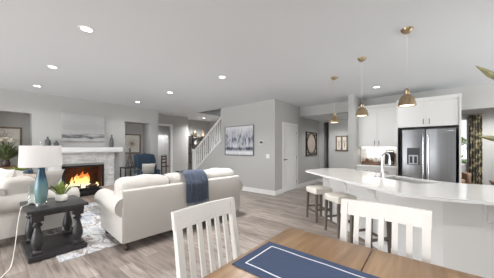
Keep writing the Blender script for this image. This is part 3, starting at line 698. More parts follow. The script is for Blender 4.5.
# ------------------------------------------------------------------ living room seating
def sofa(name, label, W, D, n, loc, rz):
    t = thing(name, label, 'sofa', loc, rz); hw = W / 2
    b = bm_(); rbox(b, -hw + .02, hw - .02, .03, D - .06, .12, .40, .02, 2); obj('frame', b, 'sofa', t)
    b = bm_(); prism(b, [(0, .12), (0, .77), (.012, .795), (.05, .808), (.12, .80), (.16, .77), (.2, .4), (.2, .12)], -hw + .01, hw - .01, 'yz'); bmesh.ops.bevel(b, geom=[e for e in b.edges if abs(e.verts[0].co.x - e.verts[1].co.x) < .01], offset=.012, segments=2, affect='EDGES'); obj('backrest', b, 'sofa', t)
    for s in (-1, 1):
        b = bm_(); cz, r, cxx = .585, .128, hw - .045
        rbox(b, min(s * (hw - .17), s * hw), max(s * (hw - .17), s * hw), .005, D - .02, .12, cz, .012, 2)
        prism(b, [(s * (cxx + r * math.cos(2 * math.pi * k / 28)), cz + r * math.sin(2 * math.pi * k / 28)) for k in range(28)], .01, D - .02, 'xz')
        prism(b, [(s * (cxx + .82 * r * math.cos(2 * math.pi * k / 28)), cz + .82 * r * math.sin(2 * math.pi * k / 28)) for k in range(28)], D - .021, D - .008, 'xz'); obj('arm', b, 'sofa', t)
    iw = W - .36
    for k in range(n):
        x0 = -iw / 2 + k * iw / n; x1 = x0 + iw / n
        b = bm_(); softbox(b, x0 + .004, x1 - .004, .22, D, .40, .53, .05, .015, seed=k); obj('seat_cushion', b, 'cream', t)
    iw = W - .05
    for k in range(n):
        x0 = -iw / 2 + k * iw / n; x1 = x0 + iw / n
        b = bm_(); softbox(b, x0 + .004, x1 - .004, .11, .47, .56, .925, .08, .03, seed=k + 5)
        obj('back_cushion', b, 'cream', t)
    for sx in (-1, 1):
        for y, zf in ((.07, 0), (D - .1, .009)):
            b = bm_(); lathe(b, [(.02, zf), (.032, zf + .012), (.036, zf + .04), (.02, zf + .065), (.03, .09), (.04, .12)], 16, Matrix.Translation((sx * (hw - .08), y, 0))); obj('foot', b, 'walnut', t)
    return t
sofa('sofa', 'large cream three cushion sofa seen from behind, under the blue throw', 2.18, .99, 3, (-2.98, 2.245, 0), R(87))
sofa('loveseat', 'cream rolled arm loveseat at the left behind the table lamp', 1.62, .98, 2, (-5.27, .06, 0), 0)
# throw over the sofa back
b = bm_(); nu, nv = 22, 34; RY = R(87); rnd = random.Random(5)
path = smooth_pts([(.40, .70), (.34, .90), (.27, .985), (.16, .99), (.08, .95), (.035, .87), (-.02, .80), (-.022, .60), (-.02, .43)], 5)
path = smooth_pts([(p[0], p[1], 0) for p in [(.43, .78), (.40, .92), (.30, .97), (.19, .97), (.09, .94), (.02, .86), (-.022, .79), (-.026, .66), (-.022, .485)]], 5)
L0 = len(path); grid = []
for i in range(nu + 1):
    u = i / nu; col = []
    for j, p in enumerate(path):
        v = j / (L0 - 1); wob = (.011 * math.sin(u * 17 + 1.6 * v) + .006 * math.sin(u * 41 + 5 * v)) * (0.3 + v); drop = .02 * math.sin(u * 3.2) * v
        col.append(b.verts.new((-.17 + u * .425 + .02 * v * (u - .5) + .01 * math.sin(6 * v), p[0] - abs(wob) - .004, p[1] - drop * (1 if v > .6 else 0))))
    grid.append(col)
for i in range(nu):
    for j in range(L0 - 1): b.faces.new((grid[i][j], grid[i + 1][j], grid[i + 1][j + 1], grid[i][j + 1]))
bmesh.ops.solidify(b, geom=b.faces[:], thickness=.008)
th = obj('throw_blanket', b, 'navy', loc=(-2.98, 2.262, 0), rot=(0, 0, RY)); tag(th, 'dusty blue fringed throw draped over the back of the large sofa', 'throw')
b = bm_()
for k in range(40):
    u = (k + .5) / 40; x = -.17 + u * .425 + .02 * (u - .5) + .004; z0 = .485 - .02 * math.sin(u * 3.2)
    tube(b, [(x, -.026, z0 + .01), (x + rnd.uniform(-.004, .004), -.03, z0 - .02), (x + rnd.uniform(-.008, .008), -.026, z0 - rnd.uniform(.035, .05))], .0035, 5)
obj('fringe', b, 'navy', th)
# pillows
def cush(name, label, m, sx, sz, thk, loc, rx, rz, seed=0, cat='pillow'):
    b = bm_(); pillow(b, sx, sz, thk, seed=seed); o = obj(name, b, m, loc=loc, rot=(R(rx), 0, R(rz))); return tag(o, label, cat)
cush('throw_pillow', 'fluffy white pillow at the left edge, tucked behind the oatmeal pillow', 'fluff', .52, .50, .22, (-4.90, .20, .81), -14, 14, 1)
cush('throw_pillow', 'oatmeal woven pillow leaning against the near loveseat arm', 'beige', .46, .44, .17, (-4.74, .42, .77), -24, 30, 2)
cush('throw_pillow', 'slate blue pillow on the loveseat, left of the lamp base', 'blue', .44, .40, .16, (-5.5, .50, .80), -20, -10, 3)
cush('throw_pillow', 'plain cream pillow on the loveseat, right of the lamp base', 'cream', .44, .42, .16, (-5.75, .86, .745), -30, -62, 4)

# rug
b = bm_(); nx, ny = 70, 70; rx0, rx1, ry0, ry1 = -6.35, -3.37, .60, 3.5; g = []
rnd = random.Random(2)
for i in range(nx + 1):
    row = []
    for j in range(ny + 1): row.append(b.verts.new((rx0 + (rx1 - rx0) * i / nx, ry0 + (ry1 - ry0) * j / ny, .007 + rnd.uniform(-.0015, .0015))))
    g.append(row)
for i in range(nx):
    for j in range(ny): b.faces.new((g[i][j], g[i + 1][j], g[i + 1][j + 1], g[i][j + 1]))
ed = [e for e in b.edges if e.is_boundary]; ex = bmesh.ops.extrude_edge_only(b, edges=ed)
for v in ex['geom']:
    if isinstance(v, bmesh.types.BMVert): v.co.z = .001
tag(obj('area_rug', b, 'rug'), 'mottled white and blue grey rug under the seating by the fireplace', 'rug')

# console / end table with turned legs
TX0, TX1, TY0, TY1, TZ = -4.32, -3.59, .35, .93, .62
et = thing('end_table', 'charcoal end table with four turned legs and lower shelf, under the lamp', 'table', ((TX0 + TX1) / 2, (TY0 + TY1) / 2, 0))
hx, hy = (TX1 - TX0) / 2, (TY1 - TY0) / 2
b = bm_(); rbox(b, -hx - .01, hx + .01, -hy - .01, hy + .01, TZ - .035, TZ, .006); obj('table_top', b, 'char', et)
b = bm_(); rbox(b, -hx + .03, hx - .03, -hy + .03, hy - .03, TZ - .09, TZ - .036, .006); obj('apron', b, 'char', et)
b = bm_(); rbox(b, -hx, hx, -hy, hy, .012, .07, .006); obj('shelf', b, 'char', et)
for sx in (-1, 1):
    for sy in (-1, 1):
        b = bm_(); px, py = sx * (hx - .09), sy * (hy - .09); mt = Matrix.Translation((px, py, 0))
        box(b, px - .055, px + .055, py - .055, py + .055, .07, .10); box(b, px - .055, px + .055, py - .055, py + .055, TZ - .15, TZ - .09)
        lathe(b, [(.045, .10), (.035, .115), (.04, .14), (.058, .19), (.06, .23), (.05, .29), (.034, .36), (.028, .39), (.036, .40), (.048, .415), (.05, .425), (.034, .44), (.03, .455), (.042, .47)], 20, mt); obj('leg', b, 'char', et)
for sx in (-1, 1):
    for sy in (-1, 1):
        b = bm_(); cyl(b, (sx * (hx - .06), sy * (hy - .06), 0 if sy < 0 else .009), (sx * (hx - .06), sy * (hy - .06), .013), .02); obj('foot', b, 'black', et)
# lamp
lx, ly = -3.915, .505
lp = thing('table_lamp', 'table lamp with teal glazed vase body and white drum shade', 'lamp', (lx, ly, TZ))
b = bm_(); lathe(b, [(.062, 0), (.062, .022), (.052, .03), (0, .03)], 28); obj('base', b, 'chrome', lp)
b = bm_(); lathe(b, [(.045, .03), (.054, .05), (.067, .12), (.072, .18), (.068, .24), (.051, .33), (.039, .40), (.036, .44), (.04, .455), (0, .455)], 32); [setattr(v.co, 'z', .03 + (v.co.z - .03) * 1.09) for v in b.verts]; obj('body', b, 'glaze', lp)
b = bm_(); cyl(b, (0, 0, .455), (0, 0, .60), .008); cyl(b, (0, 0, .52), (0, 0, .58), .015)
for k in range(3): a = k * 2.094; tube(b, [(0, 0, .75), (.205 * math.cos(a), .205 * math.sin(a), .765)], .003, 5)
cyl(b, (0, 0, .58), (0, 0, .80), .004, seg=6); obj('stem', b, 'chrome', lp)
b = bm_(); lathe(b, [(.212, .50), (.203, .772), (.20, .772), (.209, .50), (.212, .50)], 48)
sh = obj('lamp_shade', b, 'shade', lp)
b = bm_(); lathe(b, [(.006, .80), (.012, .81), (0, .825)], 12); obj('finial', b, 'chrome', lp)
b = bm_(); tube(b, smooth_pts([(-4.06, .44, TZ + .006), (-3.98, .37, TZ + .008), (-3.90, .322, TZ + .004), (-3.885, .305, TZ - .08), (-3.86, .285, .40), (-3.78, .26, .2), (-3.66, .22, .02), (-3.5, .16, .008), (-3.3, .06, .008), (-3.1, -.06, .008), (-2.9, -.3, .008)], 6), .005, 7); obj('power_cord', b, 'cord', lp, loc=(-lx, -ly, -TZ))
# hurricane + plant
t = thing('glass_vase', 'clear glass cylinder vase just left of the lamp body', 'vase', (-4.05, .43, TZ))
b = bm_(); lathe(b, [(.036, 0), (.038, .005), (.038, .24), (.0355, .24), (.0355, .012), (0, .012)], 24); obj('vase_body', b, 'glass', t)
t = thing('potted_succulent', 'spiky green plant in white bowl pot on the charcoal end table', 'plant', (-3.96, .72, TZ))
b = bm_(); lathe(b, [(.045, 0), (.062, .01), (.07, .045), (.068, .085), (.06, .10), (.056, .10), (.062, .08), (0, .08)], 28); obj('pot', b, 'pot', t)
b = bm_(); rnd = random.Random(21)
for k in range(64):
    a = rnd.random() * 6.28; q = rnd.random() ** .7; ln = rnd.uniform(.13, .21)
    p0 = Vector((.03 * q * math.cos(a), .03 * q * math.sin(a), .072)); p2 = p0 + Vector((math.cos(a) * ln * q * .7, math.sin(a) * ln * q * .7, ln * (1.1 - .35 * q))); p1 = (p0 + p2) / 2 + Vector((0, 0, .025))
    leafblade(b, p0, p1, p2, .018, 5)
obj('leaves', b, 'leaflight', t)

# coffee table
ct = thing('coffee_table', 'weathered grey wood coffee table between sofa and fireplace', 'table', (-5.25, 2.2, .008))
b = bm_(); rbox(b, -.6, .55, -.46, .46, .42, .46, .006); obj('table_top', b, 'greywood', ct)
b = bm_(); rbox(b, -.54, .49, -.4, .4, .34, .42, .004); obj('apron', b, 'char', ct)
for sx in (-.55, .5):
    for sy in (-.41, .41):
        b = bm_(); lathe(b, [(.03, 0), (.045, .03), (.025, .08), (.05, .2), (.03, .3), (.05, .34), (.05, .42)], 16, Matrix.Translation((sx, sy, 0))); obj('leg', b, 'char', ct)
for i, (x, y, r, h, mm, lb) in enumerate(((-5.42, 2.42, .05, .2, 'bluegrass', 'blue ceramic vase on the coffee table'),)):
    b = bm_(); lathe(b, [(r * .7, 0), (r, h * .3), (r * .9, h * .6), (r * .45, h * .85), (r * .6, h), (r * .5, h), (0, h * .8)], 20); tag(obj('vase', b, mm, loc=(x, y, .469)), lb, 'vase')

# wing chair
wc = thing('wing_chair', 'navy blue wing back armchair in front of the right niche', 'chair', (-7.20, 3.53, 0), R(-95)); wc.scale = (.88, 1, 1)
b = bm_(); softbox(b, -.27, .27, -.20, .36, .30, .48, .05, .02); obj('seat', b, 'blue', wc)
b = bm_(); rbox(b, -.33, .33, -.30, .32, .17, .31, .02); obj('seat_frame', b, 'blue', wc)
b = bm_(); softbox(b, -.33, .33, -.34, -.20, .20, 1.14, .05, .02)
for v in b.verts: v.co.y -= .10 * max(0, v.co.z - .45)
obj('backrest', b, 'blue', wc)
for s in (-1, 1):
    b = bm_(); prism(b, [(-.30, .55), (-.02, .58), (.0, .75), (-.08, .98), (-.2, 1.13), (-.38, 1.12)], s * .30, s * .355, 'yz'); bmesh.ops.bevel(b, geom=b.edges[:], offset=.015, segments=2, affect='EDGES'); obj('wing', b, 'blue', wc)
    b = bm_(); softbox(b, s * .355 - .055 * (1 if s > 0 else 0) , s * .355 + .055 * (1 if s < 0 else 0), -.28, .32, .30, .62, .025, .01) ; obj('arm', b, 'blue', wc)
    for y in (-.26, .28):
        b = bm_(); cyl(b, (s * .29, y, 0), (s * .28, y, .175), .014, .024, 10); obj('leg', b, 'walnut', wc)
cush('throw_pillow', 'cream square pillow on the seat of the blue wing chair', 'cream', .44, .40, .14, (-7.10, 3.51, .66), -20, -95, 8)
# side table beside it with lantern and tapered ornament
t = thing('side_table', 'small black side table between fireplace and blue wing chair', 'side table', (-7.2, 2.92, 0))
b = bm_(); rbox(b, -.2, .2, -.17, .17, .73, .76, .005); obj('table_top', b, 'black', t)
b = bm_(); rbox(b, -.18, .18, -.15, .15, .25, .27, .004); obj('shelf', b, 'black', t)
for sx in (-1, 1):
    for sy in (-1, 1):
        b = bm_(); box(b, sx * .18 - .014, sx * .18 + .014, sy * .15 - .014, sy * .15 + .014, 0, .73); obj('leg', b, 'black', t)
t = thing('tower_ornament', 'slim tapering brown lattice tower ornament on the black side table', 'ornament', (-7.2, 2.97, .761))
b = bm_()
for sx in (-1, 1):
    for sy in (-1, 1): tube(b, smooth_pts([(sx * .085, sy * .085, 0), (sx * .05, sy * .05, .16), (sx * .022, sy * .022, .36), (sx * .006, sy * .006, .58)], 4), .012, 6)
obj('legs', b, 'walnut', t)
b = bm_(); box(b, -.06, .06, -.06, .06, .12, .135); box(b, -.035, .035, -.035, .035, .29, .30); cyl(b, (0, 0, .35), (0, 0, .60), .018, .004, 8); obj('platforms', b, 'walnut', t)
t = thing('lantern', 'black framed glass lantern in front of the blue wing chair', 'lantern', (-6.35, 2.76, .501), R(12))
b = bm_()
for sx in (-1, 1):
    for sy in (-1, 1): box(b, sx * .09 - .007, sx * .09 + .007, sy * .09 - .007, sy * .09 + .007, 0, .26)
for z in (0, .25):
    for s in (-1, 1): box(b, -.09, .09, s * .09 - .007, s * .09 + .007, z, z + .014); box(b, s * .09 - .007, s * .09 + .007, -.09, .09, z, z + .014)
tube(b, smooth_pts([(-.05, 0, .262), (-.04, 0, .31), (.04, 0, .31), (.05, 0, .262)], 4), .005, 6)
obj('lantern_frame', b, 'pewter', t)
b = bm_(); 
for s in (-1, 1): box(b, -.082, .082, s * .088 - .002, s * .088 + .002, .015, .25); box(b, s * .088 - .002, s * .088 + .002, -.082, .082, .015, .25)
obj('glass_panes', b, 'glass', t)
b = bm_(); box(b, -.085, .085, -.085, .085, .003, .012); cyl(b, (0, 0, .012), (0, 0, .13), .035); obj('candle', b, 'bluegrass', t)
t = thing('accent_table', 'small grey round table holding the lantern before the wing chair', 'side table', (-6.35, 2.76, .008))
b = bm_(); lathe(b, [(0, .465), (.2, .465), (.205, .475), (.2, .49), (0, .49)], 30); obj('table_top', b, 'pewter', t)
b = bm_(); lathe(b, [(.15, 0), (.15, .012), (.03, .03), (.02, .1), (.02, .42), (.05, .465)], 24); obj('pedestal', b, 'pewter', t)

# niche furniture and plants
t = thing('console_table', 'brown wooden console table standing in the left niche', 'table', (-7.72, .40, 0))
b = bm_(); rbox(b, -.2, .2, -.38, .38, .88, .92, .005); obj('table_top', b, 'brownwood', t)
b = bm_(); rbox(b, -.17, .17, -.35, .35, .8, .88, .004); obj('apron', b, 'brownwood', t)
for sx in (-1, 1):
    for sy in (-1, 1):
        b = bm_(); box(b, sx * .17 - .02, sx * .17 + .02, sy * .34 - .02, sy * .34 + .02, 0, .8); obj('leg', b, 'brownwood', t)
t = thing('flower_arrangement', 'large leafy arrangement with cream flowers on the niche console', 'plant', (-7.66, .38, .92))
b = bm_(); lathe(b, [(.05, 0), (.07, .03), (.075, .08), (.055, .13), (.06, .15), (.045, .15), (0, .12)], 24); obj('vase', b, 'walnut', t)
b = bm_(); rnd = random.Random(31)
for k in range(210):
    a = rnd.random() * 6.28; q = rnd.random() ** .6; ln = rnd.uniform(.26, .50)
    d = Vector((math.cos(a) * q * .75, math.sin(a) * q, .98 - .7 * q)); p0 = Vector((.03 * math.cos(a), .03 * math.sin(a), rnd.uniform(.13, .26))); p2 = p0 + d * ln
    p2.x = max(-.2, p2.x); p2.y = max(-.38, min(.36, p2.y)); p2.z = max(.01, p2.z)
    leafblade(b, p0, (p0 + p2) / 2 + Vector((0, 0, .07)), p2, .04, 5)
obj('foliage', b, 'leafdark', t)
b = bm_()
for k in range(11):
    a = k * 2.4; q = .06 + .016 * k; p = Vector((math.cos(a) * q * .9, math.sin(a) * q, .66 - .5 * q))
    tube(b, [(0, 0, .2), tuple(p * .6 + Vector((0, 0, .1))), tuple(p)], .003, 5)
obj('stems', b, 'leafdark', t)
for k in range(11):
    a = k * 2.4; q = .06 + .016 * k; p = Vector((math.cos(a) * q * .9, math.sin(a) * q, .66 - .5 * q)); b = bm_()
    for m_ in range(9):
        aa = m_ * .698; leafblade(b, p, p + Vector((math.cos(aa) * .04, math.sin(aa) * .04, .03)), p + Vector((math.cos(aa) * .085, math.sin(aa) * .085, .02 if m_ % 2 else .06)), .055, 4)
    obj('flower', b, 'petal', t)
t = thing('accent_table', 'round dark table behind the loveseat holding the leafy bowl', 'side table', (-6.75, .55, 0))
b = bm_(); lathe(b, [(0, .77), (.24, .77), (.245, .78), (.24, .795), (0, .795)], 30); obj('table_top', b, 'walnut', t)
b = bm_(); lathe(b, [(.16, 0), (.16, .015), (.03, .04), (.025, .73), (.06, .77)], 24); obj('pedestal', b, 'walnut', t)
t = thing('potted_plant', 'bright green leafy plant in white bowl behind the loveseat pillows', 'plant', (-6.75, .55, .796))
b = bm_(); lathe(b, [(.06, 0), (.1, .03), (.115, .08), (.105, .08), (0, .06)], 24); obj('bowl', b, 'pot', t)
b = bm_(); rnd = random.Random(41)
for k in range(70):
    a = rnd.random() * 6.28; q = rnd.random() ** .6; ln = rnd.uniform(.12, .2)
    p0 = Vector((.05 * q * math.cos(a), .05 * q * math.sin(a), .065)); p2 = p0 + Vector((math.cos(a) * ln * q, math.sin(a) * ln * q, ln * (1 - .7 * q)))
    leafblade(b, p0, (p0 + p2) / 2 + Vector((0, 0, .04)), p2, .035, 5)
obj('leaves', b, 'leaflight', t)

# ------------------------------------------------------------------ pictures and wall fittings
def botanic(name, label, yc, zc, wd, ht, x, seed):
    t = thing(name, label, 'picture', (x, yc, zc)); k = .045
    b = bm_()
    for y0, y1, z0, z1 in ((-wd / 2, wd / 2, ht / 2 - k, ht / 2), (-wd / 2, wd / 2, -ht / 2, -ht / 2 + k), (-wd / 2, -wd / 2 + k, -ht / 2 + k, ht / 2 - k), (wd / 2 - k, wd / 2, -ht / 2 + k, ht / 2 - k)): rbox(b, .001, .03, y0, y1, z0, z1, .003, 1)
    obj('frame', b, 'framewood', t)
    b = bm_(); box(b, .002, .012, -wd / 2 + k, wd / 2 - k, -ht / 2 + k, ht / 2 - k); obj('print', b, 'paper', t)
    b = bm_(); m_ = min(wd, ht) / 2 - k - .04
    for ring, (rr, nn) in enumerate(((m_, 8), (m_ * .72, 8), (m_ * .42, 6))):
        for q in range(nn):
            a = 2 * math.pi * (q + .5 * ring) / nn; pts = []
            for s in range(13):
                u = s / 12; rad = rr * math.sin(math.pi * min(u, 1 - u) * 1.0) ; ang = a + (.28 if u < .5 else -.28) * math.sin(math.pi * 2 * min(u, 1 - u)) ; pts.append((.0125, rad * math.cos(ang), rad * math.sin(ang)))
            tube(b, pts, .0035, 4)
    obj('flower_drawing', b, 'ink', t, label='brown line drawing of an open flower')
botanic('framed_print', 'brown framed flower print at the back of the left niche', .33, 1.55, .72, .68, NB, 1)
botanic('framed_print', 'brown framed flower print at the back of the right niche above the wing chair', 3.45, 1.50, .60, .70, NB, 2)
b = bm_(); rbox(b, .001, .04, -.505, .505, -.385, .385, .003, 1); tag(obj('canvas_painting', b, 'sea', loc=(XF, 1.895, 1.925)), 'grey abstract seascape canvas hanging above the mantel', 'painting')
t = thing('framed_painting', 'blue grey abstract tree painting in thin silver frame on the picture wall', 'painting', (-4.715, 5.32, 1.59)); hw, hh = .615, .475
b = bm_()
for x0, x1, z0, z1 in ((-hw, hw, hh - .02, hh), (-hw, hw, -hh, -hh + .02), (-hw, -hw + .02, -hh + .02, hh - .02), (hw - .02, hw, -hh + .02, hh - .02)): rbox(b, x0, x1, -.045, -.001, z0, z1, .003, 1)
obj('frame', b, 'silver', t)
b = bm_(); box(b, -hw + .02, hw - .02, -.03, -.002, -hh + .02, hh - .02); obj('canvas', b, 'trees', t)
t = thing('thermostat', 'small white thermostat with dark display right of the blue painting', 'thermostat', (-3.82, 5.32, 1.515))
b = bm_(); rbox(b, -.075, .075, -.024, -.001, -.055, .055, .006); obj('casing', b, 'outlet', t)
b = bm_(); box(b, -.058, .058, -.026, -.0235, -.03, .04); obj('display', b, 'screen', t)
t = thing('light_switch', 'white light switch plate below the thermostat', 'light switch', (-3.60, 5.32, 1.11))
b = bm_(); rbox(b, -.06, .06, -.008, -.001, -.06, .06, .003); obj('plate', b, 'outlet', t)
b = bm_(); rbox(b, -.042, -.012, -.013, -.0075, -.035, .035, .002); rbox(b, .012, .042, -.013, -.0075, -.035, .035, .002); obj('rockers', b, 'trim', t)
# hall pictures
t = thing('wall_art', 'dark square wall art with pale oval centre on the hall side wall', 'wall art', (-3.36, 7.83, 1.505)); wd, ht = .96, .86
b = bm_(); k = .035
for y0, y1, z0, z1 in ((-wd / 2, wd / 2, ht / 2 - k, ht / 2), (-wd / 2, wd / 2, -ht / 2, -ht / 2 + k), (-wd / 2, -wd / 2 + k, -ht / 2 + k, ht / 2 - k), (wd / 2 - k, wd / 2, -ht / 2 + k, ht / 2 - k)): rbox(b, .001, .035, y0, y1, z0, z1, .003, 1)
obj('frame', b, 'black', t)
b = bm_(); box(b, .002, .008, -wd / 2 + k, wd / 2 - k, -ht / 2 + k, ht / 2 - k); obj('backing', b, 'beige', t)
b = bm_()
for (rr, tr) in ((.385, .016), (.34, .008)): tube(b, [(.018, rr * 1.08 * math.cos(a * math.pi / 24), rr * math.sin(a * math.pi / 24)) for a in range(49)], tr, 6)
for sy in (-1, 1):
    for sz in (-1, 1): tube(b, smooth_pts([(.016, sy * .42, sz * .37), (.016, sy * .34, sz * .30), (.016, sy * .28, sz * .35)], 4), .008, 5)
obj('ring', b, 'black', t)
b = bm_(); lathe(b, [(0, .009), (.33, .009), (.33, .012), (0, .012)], 40, Matrix.Rotation(R(90), 4, 'Y') @ Matrix.Diagonal((1, 1.08, 1, 1))); obj('oval_panel', b, 'beige', t)
t = thing('framed_print', 'brown double panel frame on the far wall of the hall', 'picture', (-2.49, 8.6, 1.52)); wd, ht = .44, .58
b = bm_(); k = .055
for x0, x1, z0, z1 in ((-wd / 2, wd / 2, ht / 2 - k, ht / 2), (-wd / 2, wd / 2, -ht / 2, -ht / 2 + k), (-wd / 2, -wd / 2 + k, -ht / 2, ht / 2), (wd / 2 - k, wd / 2, -ht / 2, ht / 2), (-.03, .03, -ht / 2, ht / 2)): rbox(b, x0, x1, -.03, -.001, z0, z1, .003, 1)
obj('frame', b, 'framewood', t)
for x0, x1 in ((-wd / 2 + k, -.03), (.03, wd / 2 - k)):
    b = bm_(); box(b, x0, x1, -.012, -.002, -ht / 2 + k, ht / 2 - k); pn = obj('print', b, 'paper', t)
    b = bm_(); xm = (x0 + x1) / 2
    for q in range(-2, 3): tube(b, smooth_pts([(xm, -.0125, -.2), (xm + q * .012, -.0125, .0), (xm + q * .03, -.0125, .17 - abs(q) * .03)], 4), .005, 4)
    obj('drawing', b, 'ink', pn)

# vases on the mantel
def vase(x, y, z, r, h, label):
    t = thing('bottle_vase', label, 'vase', (x, y, z), 0, 'grey bottle vases on the mantel')
    b = bm_(); lathe(b, [(r * .85, 0), (r, h * .08), (r, h * .55), (r * .75, h * .7), (r * .35, h * .78), (r * .32, h * .86), (0, h * .86)], 24); obj('bottle', b, 'pewter', t)
    b = bm_(); lathe(b, [(r * .36, h * .86), (r * .4, h * .9), (r * .3, h * .96), (0, h)], 16); obj('stopper', b, 'pewter', t)
vase(-7.5, 1.09, 1.371, .06, .28, 'taller grey bottle vase at the left end of the mantel')
vase(-7.5, 1.26, 1.371, .055, .18, 'short squat grey bottle vase at the left end of the mantel')
vase(-7.5, 2.56, 1.371, .058, .40, 'tall slim grey bottle vase alone at the right end of the mantel')

# ------------------------------------------------------------------ stairs railing, shelf
rl = thing('stair_railing', 'white stair railing with square balusters rising to the picture wall', 'railing', (0, 0, 0))
b = bm_(); rbox(b, -7.21, -7.11, 5.33, 5.43, sl(-7.16) + .07, 1.27, .006, 1); rbox(b, -7.225, -7.095, 5.315, 5.445, 1.27, 1.30, .006, 1); obj('newel_post', b, 'trim', rl)
b = bm_(); y0, y1 = 5.35, 5.41; zr = lambda x: sl(x) + .84
prism(b, [(-7.13, zr(-7.13)), (-5.552, zr(-5.552)), (-5.552, zr(-5.552) + .065), (-7.13, zr(-7.13) + .065)], y0, y1, 'xz'); obj('handrail', b, 'trim', rl)
x = -7.03
while x < -5.58:
    b = bm_(); prism(b, [(x - .017, sl(x - .017) + .071), (x + .017, sl(x + .017) + .071), (x + .017, zr(x + .017)), (x - .017, zr(x - .017))], 5.363, 5.397, 'xz'); obj('baluster', b, 'trim', rl); x += .112
sx0, sx1, sy0, sy1 = -9.04, -8.62, 6.40, 7.34
eg = thing('etagere', 'black metal open shelf with brown wood boards behind the stairs', 'shelf', ((sx0 + sx1) / 2, (sy0 + sy1) / 2, 0)); hx, hy = (sx1 - sx0) / 2, (sy1 - sy0) / 2
for a in (-1, 1):
    for c in (-1, 1):
        b = bm_(); box(b, a * hx - .018, a * hx + .018, c * hy - .018, c * hy + .018, 0, 1.95); obj('post', b, 'black', eg)
ZS = [.25, .68, 1.10, 1.50, 1.90]
for z in ZS:
    b = bm_(); box(b, -hx, hx, -hy, hy, z - .025, z + .005); obj('shelf_board', b, 'walnut', eg)
def deco(x, y, z, prof, m, label, name='vase', cat='vase'):
    b = bm_(); lathe(b, prof, 20); tag(obj(name, b, m, loc=(x, y, z)), label, cat)
deco(-8.8, 6.66, 1.906, [(.06, 0), (.09, .06), (.09, .16), (.04, .22), (.035, .28), (.05, .30), (0, .31)], 'brass', 'bronze lidded jar at the left on top of the black shelf', 'jar', 'jar')
deco(-8.8, 7.16, 1.906, [(.07, 0), (.1, .05), (.085, .14), (.04, .22), (.03, .3), (0, .31)], 'leather', 'tan teardrop vase at the right on top of the black shelf')
deco(-8.8, 7.2, 1.506, [(.07, 0), (.13, .1), (.14, .18), (.1, .28), (.05, .32), (0, .32)], 'smoked', 'black round vase on the second shelf board')
deco(-8.8, 6.7, 1.506, [(.05, 0), (.07, .06), (.05, .16), (.03, .2), (0, .2)], 'pot', 'white small vase on the second shelf board')
deco(-8.8, 6.74, 1.106, [(.09, 0), (.12, .05), (.12, .07), (.1, .07), (0, .03)], 'brownwood', 'brown bowl on the middle shelf board', 'bowl', 'bowl')
deco(-8.8, 7.1, 1.106, [(.06, 0), (.08, .1), (.05, .2), (.04, .24), (0, .24)], 'pewter', 'grey vase on the middle shelf board')
# chair and white cabinet seen through the cased doorway
ch = thing('wooden_chair', 'dark brown wooden chair seen through the cased doorway', 'chair', (-9.75, 5.78, 0), R(-60))
b = bm_(); rbox(b, -.22, .22, -.22, .22, .44, .47, .006); obj('seat', b, 'brownwood', ch)
for sx in (-1, 1):
    b = bm_(); box(b, sx * .2 - .018, sx * .2 + .018, .17, .21, 0, .44); obj('leg', b, 'brownwood', ch)
    b = bm_(); box(b, sx * .2 - .018, sx * .2 + .018, -.22, -.18, 0, .98); obj('leg', b, 'brownwood', ch)
for z in (.6, .76, .9):
    b = bm_(); box(b, -.185, .185, -.212, -.192, z, z + .07); obj('back_slat', b, 'brownwood', ch)
t = thing('linen_cabinet', 'tall white cabinet in the room past the cased doorway', 'cabinet', (-10.85, 6.15, 0))
b = bm_(); box(b, -.2, .18, -.5, .5, .0, 2.0); obj('carcass', b, 'cab', t)
for s in (-1, 1):
    b = bm_(); box(b, .18, .2, s * .25 - .24, s * .25 + .24, .02, 1.98); d = obj('door', b, 'trim', t)
    b = bm_(); cyl(b, (.2, s * .05, 1.0), (.23, s * .05, 1.0), .012, seg=10); obj('knob', b, 'dark', d)

# ------------------------------------------------------------------ sunroom past the kitchen
cur = thing('curtain', 'dark floral curtain panel beside the far window', 'curtain', (1.12, 9.60, 0))
b = bm_(); n = 60; F, Bk = [], []
for i in range(n + 1):
    u = i / n; x = -.145 + .29 * u; y = .035 * math.sin(u * 2 * math.pi * 5)
    F.append([b.verts.new((x, y, z)) for z in (.03, 1.2, 2.36)]); Bk.append([b.verts.new((x, y + .006, z)) for z in (.03, 1.2, 2.36)])
for i in range(n):
    for k in range(2):
        b.faces.new((F[i][k], F[i + 1][k], F[i + 1][k + 1], F[i][k + 1])); b.faces.new((Bk[i][k], Bk[i][k + 1], Bk[i + 1][k + 1], Bk[i + 1][k]))
obj('panel', b, 'curtain', cur)
b = bm_(); cyl(b, (-1.6, 0, 2.39), (.18, 0, 2.39), .008)
for x in (-.9, .16): cyl(b, (x, 0, 2.39), (x, .1, 2.39), .008)
obj('rod', b, 'framewood', cur)
t = thing('armchair', 'tan leather armchair by the far window past the refrigerator', 'chair', (.46, 9.0, 0), R(195))
b = bm_(); softbox(b, -.3, .3, -.25, .35, .28, .46, .06, .02); obj('seat', b, 'leather', t)
b = bm_(); softbox(b, -.32, .32, -.36, -.2, .25, 1.08, .07, .03)
for v in b.verts: v.co.y -= .18 * max(0, v.co.z - .45)
obj('backrest', b, 'leather', t)
for s in (-1, 1):
    b = bm_(); softbox(b, s * .36 - .06, s * .36 + .06, -.3, .34, .2, .64, .05, .01); obj('arm', b, 'leather', t)
    for y in (-.25, .3):
        b = bm_(); cyl(b, (s * .33, y, 0), (s * .33, y, .22), .018, .025, 10); obj('leg', b, 'walnut', t)
t = thing('wood_bench', 'low brown wooden table in the room past the kitchen at right', 'table', (1.75, 8.3, 0))
b = bm_(); rbox(b, -.5, .5, -.3, .3, .46, .5, .006); obj('table_top', b, 'brownwood', t)
for sx in (-1, 1):
    for sy in (-1, 1):
        b = bm_(); box(b, sx * .44 - .025, sx * .44 + .025, sy * .25 - .025, sy * .25 + .025, 0, .46); obj('leg', b, 'brownwood', t)
